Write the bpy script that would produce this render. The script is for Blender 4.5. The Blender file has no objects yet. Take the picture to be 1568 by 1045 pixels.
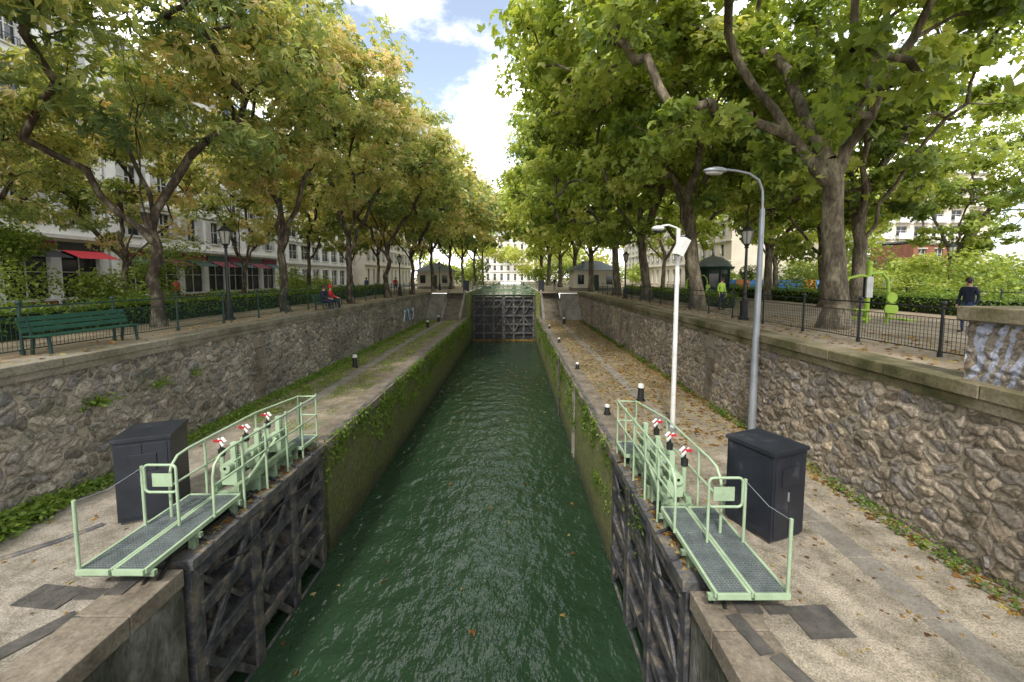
import bpy, bmesh, math, random
import numpy as np
from mathutils import Vector, Matrix
R=math.radians
random.seed(7)
scene=bpy.context.scene
scene.view_settings.view_transform='Standard'
scene.view_settings.look='None'
scene.view_settings.exposure=0
COL=scene.collection
CAMZ=4.57; ZU=2.8; ZW=-3.2
XL=-5.2; XR=2.6; WL=-9.4; WR=7.25

# ------------------------------------------------------------ materials
def newmat(name):
    m=bpy.data.materials.new(name); m.use_nodes=True
    nt=m.node_tree; b=nt.nodes['Principled BSDF']
    return m,nt,b
def N(nt,t,**kw):
    n=nt.nodes.new(t)
    for k,v in kw.items(): setattr(n,k,v)
    return n
def L(nt,a,b): nt.links.new(a,b)
def ramp(nt,stops,fac):
    r=nt.nodes.new('ShaderNodeValToRGB'); e=r.color_ramp.elements
    while len(e)<len(stops): e.new(0.5)
    for i,(p,c) in enumerate(stops):
        e[i].position=p; e[i].color=(c[0],c[1],c[2],1) if hasattr(c,'__len__') else (c,c,c,1)
    L(nt,fac,r.inputs[0]); return r.outputs[0]
def coords(nt,scale=(1,1,1)):
    tc=N(nt,'ShaderNodeTexCoord'); mp=N(nt,'ShaderNodeMapping'); mp.inputs['Scale'].default_value=scale
    L(nt,tc.outputs['Object'],mp.inputs[0]); return mp.outputs[0]
def noise(nt,vec,scale,detail=4,rough=.6):
    n=N(nt,'ShaderNodeTexNoise'); n.inputs['Scale'].default_value=scale; n.inputs['Detail'].default_value=detail; n.inputs['Roughness'].default_value=rough
    L(nt,vec,n.inputs['Vector']); return n.outputs['Fac']
def mix(nt,fac,a,b,mode='MIX'):
    m=N(nt,'ShaderNodeMix',data_type='RGBA',blend_type=mode)
    for s,v in ((m.inputs[0],fac),(m.inputs[6],a),(m.inputs[7],b)):
        if isinstance(v,(int,float)): s.default_value=v if s==m.inputs[0] else (v,v,v,1)
        elif isinstance(v,tuple): s.default_value=(v[0],v[1],v[2],1)
        else: L(nt,v,s)
    return m.outputs[2]
def mth(nt,op,a,b=0.5,clamp=False):
    m=N(nt,'ShaderNodeMath',operation=op); m.use_clamp=clamp
    for i,v in enumerate((a,b)):
        if isinstance(v,(int,float)): m.inputs[i].default_value=v
        else: L(nt,v,m.inputs[i])
    return m.outputs[0]
def bump(nt,b,h,s=.5,d=.02):
    n=N(nt,'ShaderNodeBump'); n.inputs['Strength'].default_value=s; n.inputs['Distance'].default_value=d
    L(nt,h,n.inputs['Height']); L(nt,n.outputs[0],b.inputs['Normal'])
def MN(name,stops,scale=3,rough=.8,bs=.3,bd=.01,metal=0,stretch=(1,1,1),fine=30,spec=.4,fineamt=.35):
    m,nt,b=newmat(name); v=coords(nt,stretch)
    n1=noise(nt,v,scale); n2=noise(nt,v,fine,3,.7)
    c=ramp(nt,stops,n1)
    d=ramp(nt,[(.3,1-fineamt),(.7,1+0*fineamt)],n2)
    L(nt,mix(nt,1.0,c,d,'MULTIPLY'),b.inputs['Base Color'])
    b.inputs['Roughness'].default_value=rough; b.inputs['Metallic'].default_value=metal
    b.inputs['Specular IOR Level'].default_value=spec
    if bs: bump(nt,b,n2,bs,bd)
    return m
def flat(name,c,rough=.6,metal=0,spec=.4):
    k=.75
    return MN(name,[(.3,tuple(x*k for x in c)),(.65,c)],2.5,rough,.1,.003,metal,fine=40,spec=spec,fineamt=.15)

def rubble(name,stones,mortar,moss=0.0,graf=False):
    """mortar mask / per-stone value come from the modelled relief (attribute 'stone')"""
    m,nt,b=newmat(name); v=coords(nt)
    at=N(nt,'ShaderNodeAttribute',attribute_name='stone'); sep=N(nt,'ShaderNodeSeparateColor'); L(nt,at.outputs['Color'],sep.inputs[0])
    fn=noise(nt,v,13,6,.8); big=noise(nt,v,.45,3,.6); md=noise(nt,v,5,4,.7)
    ed=mth(nt,'ADD',sep.outputs[0],mth(nt,'MULTIPLY',mth(nt,'SUBTRACT',fn,.5),.6))
    mask=ramp(nt,[(.30,0.0),(.45,1.0)],ed)
    sc_=ramp(nt,stones,sep.outputs[1])
    sc2=mix(nt,1.0,sc_,ramp(nt,[(.34,.4),(.5,.95),(.66,1.55)],fn),'MULTIPLY')
    sc2=mix(nt,1.0,sc2,ramp(nt,[(.35,.65),(.65,1.2)],md),'MULTIPLY')
    mo=mix(nt,1.0,mortar,ramp(nt,[(.3,.45),(.65,1.1)],fn),'MULTIPLY')
    c=mix(nt,mask,mo,sc2)
    c=mix(nt,1.0,c,ramp(nt,[(.18,1.0),(.38,.42),(.62,1.0)],ed),'MULTIPLY')  # shadow line around each stone edge, painted into the colour
    c=mix(nt,1.0,c,ramp(nt,[(.3,.6),(.62,1.1)],big),'MULTIPLY')
    if moss:
        mm=ramp(nt,[(.52,0.0),(.7,moss)],noise(nt,v,1.3,6,.7))
        c=mix(nt,mm,c,(.06,.075,.022))
    if graf:
        wv=N(nt,'ShaderNodeTexWave',wave_type='RINGS'); wv.inputs['Scale'].default_value=1.1; wv.inputs['Distortion'].default_value=14; wv.inputs['Detail'].default_value=1; L(nt,v,wv.inputs['Vector'])
        g2=mth(nt,'MULTIPLY',ramp(nt,[(.5,0.0),(.62,.85)],wv.outputs['Fac']),ramp(nt,[(.40,.15),(.53,1.0)],fn))
        c=mix(nt,g2,c,(.46,.50,.64))
    L(nt,c,b.inputs['Base Color']); b.inputs['Roughness'].default_value=.88
    bump(nt,b,fn,.9,.045)
    return m
ST=[(0,(.14,.11,.075)),(.25,(.33,.26,.18)),(.5,(.20,.18,.165)),(.75,(.46,.37,.26)),(1,(.27,.245,.22))]
M_rubR=rubble('rubble_stone_warm',ST,(.40,.335,.245),moss=.3)
M_rubG=rubble('rubble_stone_painted',ST,(.36,.31,.24),graf=True)
M_rubL=rubble('rubble_stone_grey',[(0,(.13,.115,.095)),(.3,(.32,.275,.21)),(.6,(.2,.19,.175)),(1,(.43,.38,.30))],(.39,.34,.265),moss=.5)

def lockwall():
    m,nt,b=newmat('mossy_lock_wall'); v=coords(nt)
    sx=N(nt,'ShaderNodeSeparateXYZ'); L(nt,v,sx.inputs[0])
    cx=N(nt,'ShaderNodeCombineXYZ'); L(nt,sx.outputs['Y'],cx.inputs[0]); L(nt,sx.outputs['Z'],cx.inputs[1])
    br=N(nt,'ShaderNodeTexBrick'); br.inputs['Scale'].default_value=1; br.inputs['Brick Width'].default_value=.9; br.inputs['Row Height'].default_value=.38; br.inputs['Mortar Size'].default_value=.012
    br.inputs['Color1'].default_value=(.22,.2,.14,1); br.inputs['Color2'].default_value=(.15,.14,.10,1); br.inputs['Mortar'].default_value=(.05,.05,.04,1)
    L(nt,cx.outputs[0],br.inputs['Vector'])
    f=noise(nt,v,1.6,6,.75); f2=noise(nt,v,6,7,.92)
    moss=ramp(nt,[(.32,(.025,.04,.006)),(.44,(.10,.13,.02)),(.55,(.20,.22,.045)),(.7,(.42,.42,.14))],f2)
    c=mix(nt,ramp(nt,[(.32,.3),(.52,.95)],f),br.outputs['Color'],moss)
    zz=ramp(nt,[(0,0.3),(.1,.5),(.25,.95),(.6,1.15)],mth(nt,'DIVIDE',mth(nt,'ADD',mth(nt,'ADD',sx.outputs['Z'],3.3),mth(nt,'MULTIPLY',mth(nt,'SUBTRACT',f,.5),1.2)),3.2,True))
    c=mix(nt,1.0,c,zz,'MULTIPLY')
    L(nt,c,b.inputs['Base Color']); b.inputs['Roughness'].default_value=.9
    bump(nt,b,mth(nt,'ADD',f2,mth(nt,'MULTIPLY',br.outputs['Fac'],-.4)),1.0,.16)
    return m
M_lock=lockwall()
M_wetc=MN('wet_concrete',[(.3,(.04,.045,.03)),(.48,(.10,.10,.075)),(.58,(.17,.165,.14)),(.72,(.3,.29,.26))],1.1,.7,.8,.03,stretch=(1,1,.5),fine=12,fineamt=.6)

def quay(name,near,far,green):
    m,nt,b=newmat(name); v=coords(nt)
    sx=N(nt,'ShaderNodeSeparateXYZ'); L(nt,v,sx.inputs[0])
    t=ramp(nt,[(0,0.0),(1,1.0)],mth(nt,'DIVIDE',mth(nt,'SUBTRACT',sx.outputs['Y'],9.0),8.0,True))
    a=noise(nt,v,1.2,5,.7); f=noise(nt,v,38,3,.85); g=noise(nt,v,.7,5,.7)
    cn=mix(nt,1.0,near,ramp(nt,[(.3,.45),(.65,1.15)],a),'MULTIPLY')
    cn=mix(nt,ramp(nt,[(.46,0.0),(.64,.7)],noise(nt,v,2.3,6,.8)),cn,(.09,.08,.045))
    cf=mix(nt,1.0,far,ramp(nt,[(.3,.5),(.65,1.2)],a),'MULTIPLY')
    br=N(nt,'ShaderNodeTexBrick'); br.inputs['Scale'].default_value=1; br.inputs['Brick Width'].default_value=1.1; br.inputs['Row Height'].default_value=.55; br.inputs['Mortar Size'].default_value=.02
    br.inputs['Color1'].default_value=(1,1,1,1); br.inputs['Color2'].default_value=(.72,.72,.72,1); br.inputs['Mortar'].default_value=(.3,.33,.2,1)
    L(nt,v,br.inputs['Vector'])
    cf=mix(nt,.8,cf,br.outputs['Color'],'MULTIPLY')
    cf=mix(nt,ramp(nt,[(.42,0.0),(.6,green)],g),cf,(.085,.10,.025))
    c=mix(nt,t,cn,cf)
    c=mix(nt,1.0,c,ramp(nt,[(.34,.35),(.5,.95),(.68,1.45)],f),'MULTIPLY')
    L(nt,c,b.inputs['Base Color']); b.inputs['Roughness'].default_value=.9
    bump(nt,b,f,.6,.015)
    return m
M_quayR=quay('gravel_concrete_warm',(.33,.285,.22),(.25,.19,.12),.35)
M_quayL=quay('gravel_concrete_grey',(.31,.275,.225),(.25,.2,.135),.9)
M_cop=MN('granite_coping',[(.3,(.11,.09,.065)),(.5,(.21,.175,.13)),(.7,(.29,.25,.19))],1.7,.85,.6,.015,fine=18,fineamt=.5)
M_capL=MN('concrete_cap_grey',[(.3,(.12,.11,.065)),(.5,(.22,.2,.145)),(.7,(.30,.27,.21))],1.2,.9,.5,.012,fine=18,fineamt=.5)
M_capR=MN('mossy_cap',[(.34,(.06,.06,.018)),(.5,(.15,.13,.065)),(.7,(.25,.21,.14))],1.2,.9,.5,.012,fine=18,fineamt=.5)
M_slab=MN('stone_slab',[(.3,(.15,.135,.11)),(.7,(.30,.275,.235))],1.5,.85,.4,.01,fine=30,fineamt=.45)
M_grav=MN('path_gravel',[(.3,(.22,.17,.11)),(.5,(.34,.27,.185)),(.7,(.40,.34,.25))],.6,.95,.4,.01,fine=12)
M_asph=MN('asphalt',[(.3,(.045,.045,.045)),(.7,(.07,.07,.068))],1,.9,.3,.005)
M_pave=MN('pavement',[(.3,(.2,.19,.18)),(.7,(.3,.29,.27))],1,.9,.3,.005)
M_bark=MN('bark',[(.3,(.06,.05,.035)),(.5,(.16,.13,.09)),(.68,(.32,.28,.19))],3,.95,.9,.03,stretch=(1,1,.35),fine=12,fineamt=.5)
M_barkd=MN('dark_bark',[(.3,(.035,.028,.02)),(.5,(.09,.07,.05)),(.66,(.27,.23,.17))],5,.95,1,.04,stretch=(1,1,.4),fine=14,fineamt=.55)
M_green=flat('pale_green_paint',(.35,.46,.30),.4)
M_gdirt=MN('dirty_green_paint',[(.35,(.11,.15,.09)),(.6,(.28,.38,.24))],4,.5,.2,.004)
M_grate=MN('grating_steel',[(.3,(.16,.19,.19)),(.7,(.28,.32,.32))],4,.45,.2,.004,metal=.5)
M_steel=MN('dark_gate_steel',[(.3,(.03,.031,.035)),(.5,(.09,.09,.096)),(.66,(.22,.185,.14))],3.5,.6,.5,.01,metal=.1,fine=18,fineamt=.5)
M_steel2=MN('wet_timber',[(.3,(.04,.04,.042)),(.52,(.12,.118,.115)),(.72,(.28,.22,.14))],3,.7,.6,.015,fine=16,fineamt=.5)
M_cover=MN('iron_cover',[(.3,(.05,.048,.045)),(.7,(.12,.11,.095))],5,.75,.6,.01,fine=50)
M_cab=MN('cabinet_paint',[(.3,(.013,.016,.021)),(.6,(.022,.025,.034)),(.8,(.08,.08,.085))],2.2,.45,.1,.003,fine=60,fineamt=.3)
M_white=flat('white_paint',(.7,.7,.67),.45)
M_galv=flat('galvanised_steel',(.36,.39,.42),.4,.5)
M_black=flat('black_iron',(.02,.022,.022),.45)
M_dgreen=flat('dark_green_iron',(.02,.055,.045),.45)
M_bench=flat('bench_green',(.018,.085,.055),.5)
M_lime=flat('lime_paint',(.40,.60,.06),.4)
M_red=flat('red_cloth',(.5,.02,.03),.8)
M_redp=flat('red_paint',(.5,.03,.04),.5)
M_navy=flat('navy_cloth',(.02,.025,.05),.85)
M_jean=flat('blue_cloth',(.05,.09,.2),.85)
M_skin=flat('skin',(.5,.3,.22),.55)
M_hair=flat('hair',(.03,.02,.015),.6)
M_shoe=flat('shoe_leather',(.03,.03,.03),.5)
M_wallw=MN('white_render',[(.3,(.64,.63,.61)),(.7,(.8,.795,.77))],.5,.85,.1,.005,fine=8,fineamt=.12)
M_wallc=MN('cream_render',[(.3,(.54,.49,.4)),(.7,(.66,.61,.5))],.5,.85,.1,.005,fine=8,fineamt=.12)
M_trim=flat('stone_trim',(.62,.6,.56),.8)
M_shut=flat('shutter_grey',(.5,.5,.49),.6)
M_brick=MN('red_brick',[(.3,(.2,.08,.05)),(.7,(.3,.13,.08))],2,.9,.3,.01,fine=14)
M_zinc=flat('zinc_roof',(.2,.22,.24),.5,.3)
M_awn=flat('awning_maroon',(.14,.02,.03),.8)
M_blue=flat('blue_panel',(.05,.22,.5),.6)
M_orange=flat('orange_panel',(.6,.2,.04),.6)
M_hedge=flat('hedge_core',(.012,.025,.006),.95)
m,nt,b=newmat('window_glass'); b.inputs['Base Color'].default_value=(.02,.025,.03,1); b.inputs['Roughness'].default_value=.08; M_glass=m
m,nt,b=newmat('lantern_glass'); b.inputs['Base Color'].default_value=(.4,.4,.36,1); b.inputs['Roughness'].default_value=.15; M_lant=m

def leafmat():
    m,nt,b=newmat('leaves')
    at=N(nt,'ShaderNodeAttribute',attribute_name='leafcol')
    L(nt,at.outputs['Color'],b.inputs['Base Color']); b.inputs['Roughness'].default_value=.5; b.inputs['Specular IOR Level'].default_value=.35
    tr=N(nt,'ShaderNodeBsdfTranslucent')
    L(nt,mix(nt,1.0,at.outputs['Color'],(1.7,1.6,.8),'MULTIPLY'),tr.inputs['Color'])
    mx=N(nt,'ShaderNodeMixShader'); mx.inputs[0].default_value=.46
    L(nt,b.outputs[0],mx.inputs[1]); L(nt,tr.outputs[0],mx.inputs[2])
    L(nt,mx.outputs[0],nt.nodes['Material Output'].inputs[0])
    return m
M_leaf=leafmat()

def watermat():
    m,nt,b=newmat('canal_water'); v=coords(nt,(1,.7,1))
    a=noise(nt,v,2.2,3,.5); f=noise(nt,v,8,2,.5)
    L(nt,ramp(nt,[(.3,(.012,.027,.013)),(.7,(.021,.042,.021))],noise(nt,v,.25,3,.5)),b.inputs['Base Color'])
    b.inputs['Roughness'].default_value=.04; b.inputs['IOR'].default_value=1.33; b.inputs['Specular IOR Level'].default_value=.65
    bump(nt,b,mth(nt,'ADD',a,mth(nt,'MULTIPLY',f,.24)),1.0,.10)
    return m
M_water=watermat()

# ------------------------------------------------------------ mesh builder
class MB:
    def __init__(s,T=None): s.v=[]; s.f=[]; s.m=[]; s.mats=[]; s.T=T; s.sm=[]
    def mi(s,mat):
        if mat not in s.mats: s.mats.append(mat)
        return s.mats.index(mat)
    def add(s,vs,fs,mat,smooth=False):
        o=len(s.v); k=s.mi(mat)
        for p in vs: s.v.append(tuple(s.T(p)) if s.T else tuple(p))
        for f in fs: s.f.append([o+i for i in f]); s.m.append(k); s.sm.append(smooth)
    def box(s,c,sz,mat,rz=0,M=None):
        hx,hy,hz=[a/2 for a in sz]; vs=[]
        for x,y,z in ((-1,-1,-1),(1,-1,-1),(1,1,-1),(-1,1,-1),(-1,-1,1),(1,-1,1),(1,1,1),(-1,1,1)):
            p=Vector((x*hx,y*hy,z*hz))
            if M: p=M@p
            if rz: p=Matrix.Rotation(rz,3,'Z')@p
            vs.append(p+Vector(c))
        s.add(vs,[(0,3,2,1),(4,5,6,7),(0,1,5,4),(1,2,6,5),(2,3,7,6),(3,0,4,7)],mat)
    def b2(s,a,b,mat): s.box([(a[i]+b[i])/2 for i in range(3)],[abs(b[i]-a[i]) for i in range(3)],mat)
    def beam(s,a,b,w,h,mat):
        a=Vector(a);b=Vector(b); d=(b-a); l=d.length; d.normalize()
        up=Vector((0,0,1)) if abs(d.z)<.98 else Vector((1,0,0))
        x=d.cross(up).normalized(); z=x.cross(d)
        M=Matrix((x,d,z)).transposed()
        s.box((a+b)/2,(w,l,h),mat,M=M)
    def tube(s,pts,r,mat,n=8,cap=True):
        pts=[Vector(p) for p in pts]; rs=r if hasattr(r,'__len__') else [r]*len(pts)
        vs=[];fs=[];ref=None
        for i,p in enumerate(pts):
            d=(pts[min(i+1,len(pts)-1)]-pts[max(i-1,0)]).normalized()
            if ref is None: ref=Vector((0,0,1)) if abs(d.z)<.9 else Vector((1,0,0))
            x=d.cross(ref).normalized(); y=x.cross(d); ref=y if abs(y.dot(d))<.9 else ref
            for k in range(n):
                a=2*math.pi*k/n; vs.append(p+(x*math.cos(a)+y*math.sin(a))*rs[i])
        for i in range(len(pts)-1):
            for k in range(n):
                k2=(k+1)%n; fs.append((i*n+k,i*n+k2,(i+1)*n+k2,(i+1)*n+k))
        s.add(vs,fs,mat,True)
        if cap:
            o=len(vs)-n
            s.add(vs[:n],[tuple(range(n))[::-1]],mat); s.add(vs[o:],[tuple(range(n))],mat)
    def sph(s,c,r,mat,n=12,m=8,sc=(1,1,1)):
        vs=[];fs=[]
        for j in range(m+1):
            t=math.pi*j/m
            for i in range(n):
                a=2*math.pi*i/n
                vs.append((c[0]+r*sc[0]*math.sin(t)*math.cos(a),c[1]+r*sc[1]*math.sin(t)*math.sin(a),c[2]+r*sc[2]*math.cos(t)))
        for j in range(m):
            for i in range(n):
                i2=(i+1)%n; fs.append((j*n+i,(j+1)*n+i,(j+1)*n+i2,j*n+i2))
        s.add(vs,fs,mat,True)
    def quad(s,a,b,c,d,mat): s.add([a,b,c,d],[(0,1,2,3)],mat)
    def obj(s,name,bevel=0,parent=None,fix=True):
        me=bpy.data.meshes.new(name); me.from_pydata(s.v,[],s.f)
        for mt in s.mats: me.materials.append(mt)
        me.polygons.foreach_set('material_index',s.m); me.polygons.foreach_set('use_smooth',s.sm); me.update()
        if fix:
            bm=bmesh.new(); bm.from_mesh(me); bmesh.ops.recalc_face_normals(bm,faces=bm.faces); bm.to_mesh(me); bm.free()
        o=bpy.data.objects.new(name,me); COL.objects.link(o)
        if bevel:
            bv=o.modifiers.new('bevel','BEVEL'); bv.width=bevel; bv.segments=2; bv.limit_method='ANGLE'; bv.angle_limit=R(40)
        if parent: o.parent=parent
        return o
def empty(name):
    e=bpy.data.objects.new(name,None); COL.objects.link(e); return e

# ------------------------------------------------------------ modelled rubble relief
def relief(name,origin,uax,nax,ulen,z0,z1,step,mat,seed,parent=None,cu=.31,cz=.19,hmax=.05):
    r=np.random.default_rng(seed)
    nu=int(ulen/step)+1; nz=max(3,int((z1-z0)/step)+1)
    U,Zz=np.meshgrid(np.linspace(0,ulen,nu),np.linspace(z0,z1,nz))
    gu=int(ulen/cu)+3; gz=int((z1-z0)/cz)+3
    su=(np.arange(gu)[None,:]-1+r.uniform(.0,1,(gz,gu)))*cu; sz_=z0+(np.arange(gz)[:,None]-1+r.uniform(.0,1,(gz,gu)))*cz
    wgt=r.uniform(-.05,.05,(gz,gu)); hs=r.uniform(.35,1,(gz,gu)); tilt=r.normal(size=(gz,gu,2))*.3; rv=r.random((gz,gu))
    wu=U+.05*np.sin(Zz*9+U*3)+.03*np.sin(U*17+Zz*5); wz=Zz+.035*np.sin(U*8+Zz*4)+.02*np.sin(U*21-Zz*13)
    ci=np.clip((wu/cu).astype(int)+1,1,gu-2); cj=np.clip(((wz-z0)/cz).astype(int)+1,1,gz-2)
    F1=np.full(U.shape,9.);F2=np.full(U.shape,9.);I1=np.zeros(U.shape,int);J1=np.zeros(U.shape,int)
    for dj in (-2,-1,0,1,2):
        for di in (-2,-1,0,1,2):
            jj=np.clip(cj+dj,0,gz-1); ii=np.clip(ci+di,0,gu-1)
            d=np.sqrt(((wu-su[jj,ii])*.75)**2+((wz-sz_[jj,ii])*1.15)**2)+wgt[jj,ii]
            same=(ii==I1)&(jj==J1)&(F1<8)
            nb=(d<F1)&~same; F2=np.where(nb,F1,np.where((d<F2)&~same,d,F2)); F1=np.where(nb,d,F1); I1=np.where(nb,ii,I1); J1=np.where(nb,jj,J1)
    e=np.clip((F2-F1)/.085,0,1); prof=e*e*(3-2*e)
    hgt=hmax*prof*hs[J1,I1]*(1+tilt[J1,I1,0]*(wu-su[J1,I1])/cu*2+tilt[J1,I1,1]*(wz-sz_[J1,I1])/cz*2)+r.normal(size=U.shape)*.003+.006*np.sin(U*40)*np.sin(Zz*37)*prof
    hgt=np.clip(hgt,-.004,.066)
    o=np.array(origin);ua=np.array(uax);na=np.array(nax)
    V=o[None,None,:]+U[...,None]*ua+np.stack([0*U,0*U,Zz],2)+(hgt+.005)[...,None]*na
    idx=np.arange(nu*nz).reshape(nz,nu); F=np.stack([idx[:-1,:-1],idx[:-1,1:],idx[1:,1:],idx[1:,:-1]],2).reshape(-1,4)
    if np.dot(np.cross(ua,[0,0,1]),na)<0: F=F[:,::-1]
    me=bpy.data.meshes.new(name); V=V.reshape(-1,3)
    me.vertices.add(len(V)); me.vertices.foreach_set('co',V.astype(np.float32).ravel()); me.loops.add(F.size); me.loops.foreach_set('vertex_index',F.astype(np.int32).ravel())
    me.polygons.add(len(F)); me.polygons.foreach_set('loop_start',np.arange(0,F.size,4,dtype=np.int32))
    try: me.polygons.foreach_set('loop_total',np.full(len(F),4,dtype=np.int32))
    except Exception: pass
    me.polygons.foreach_set('use_smooth',np.ones(len(F),dtype=bool))
    me.materials.append(mat); at=me.attributes.new('stone','FLOAT_COLOR','POINT')
    C=np.ones((len(V),4),dtype=np.float32); C[:,0]=prof.ravel(); C[:,1]=rv[J1,I1].ravel(); at.data.foreach_set('color',C.ravel())
    me.update(); me.validate(); ob=bpy.data.objects.new(name,me); COL.objects.link(ob); ob.parent=parent; return ob

# ------------------------------------------------------------ leaves
def kite(ang,l,w,droop,z0):
    c,s=math.cos(ang),math.sin(ang); pts=[(0,0,z0),(.5*l,-w/2,z0-.25*droop),(l,0,z0-droop),(.5*l,w/2,z0-.25*droop)]
    return [(x*c-y*s,x*s+y*c,z) for x,y,z in pts]
T_PLANE=np.array(kite(0,1,.62,.25,.0)+kite(1.05,.8,.5,.3,.02)+kite(-1.05,.8,.5,.3,.04))
T_CHEST=np.array(kite(0,1,.36,.4,.0)+kite(.8,.9,.34,.42,.02)+kite(-.8,.9,.34,.42,.04))
T_ONE=np.array(kite(0,1,.7,.25,0))
def leaf_arrays(P,Nn,S,tmpl,rng):
    n=len(P); Nn=Nn/np.linalg.norm(Nn,axis=1)[:,None]
    t=rng.normal(size=(n,3)); t-=Nn*np.sum(t*Nn,1)[:,None]; t/=np.linalg.norm(t,axis=1)[:,None]
    b=np.cross(Nn,t)
    V=P[:,None,:]+S[:,None,None]*(tmpl[None,:,0:1]*t[:,None,:]+tmpl[None,:,1:2]*b[:,None,:]+tmpl[None,:,2:3]*Nn[:,None,:])
    return V.reshape(-1,3)
def fast_mesh(name,V0,F0,m0,V1,C1,mats):
    me=bpy.data.meshes.new(name)
    n0=len(V0); nv=n0+len(V1); V=np.concatenate([V0,V1]) if n0 else V1
    me.vertices.add(nv); me.vertices.foreach_set('co',V.astype(np.float32).ravel())
    li=np.concatenate([np.array(F0,dtype=np.int32).ravel(),np.arange(n0,nv,dtype=np.int32)]) if n0 else np.arange(nv,dtype=np.int32)
    nf=len(li)//4
    me.loops.add(len(li)); me.loops.foreach_set('vertex_index',li)
    me.polygons.add(nf); me.polygons.foreach_set('loop_start',np.arange(0,nf*4,4,dtype=np.int32))
    try: me.polygons.foreach_set('loop_total',np.full(nf,4,dtype=np.int32))
    except Exception: pass
    mi=np.zeros(nf,dtype=np.int32); k0=len(F0)
    if n0: mi[k0:]=1
    me.polygons.foreach_set('material_index',mi)
    sm=np.zeros(nf,dtype=bool); sm[:k0]=True; me.polygons.foreach_set('use_smooth',sm)
    for mt in mats: me.materials.append(mt)
    at=me.attributes.new('leafcol','FLOAT_COLOR','POINT')
    C=np.ones((nv,4),dtype=np.float32); C[n0:,:3]=C1
    at.data.foreach_set('color',C.ravel())
    me.update(); me.validate()
    return me
def palette(v,stops):
    xs=[s[0] for s in stops]
    return np.stack([np.interp(v,xs,[s[1][k] for s in stops]) for k in range(3)],1)
PG=[(0,(.08,.13,.03)),(.35,(.19,.26,.05)),(.7,(.35,.415,.095)),(1,(.56,.57,.22))]
PC=[(0,(.10,.15,.06)),(.35,(.22,.285,.10)),(.6,(.39,.42,.16)),(.82,(.57,.52,.28)),(1,(.60,.47,.30))]
PH=[(0,(.03,.065,.012)),(.5,(.08,.15,.022)),(1,(.2,.29,.05))]
PL=[(0,(.10,.05,.02)),(.4,(.24,.13,.04)),(.7,(.36,.24,.06)),(1,(.42,.36,.16))]

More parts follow.
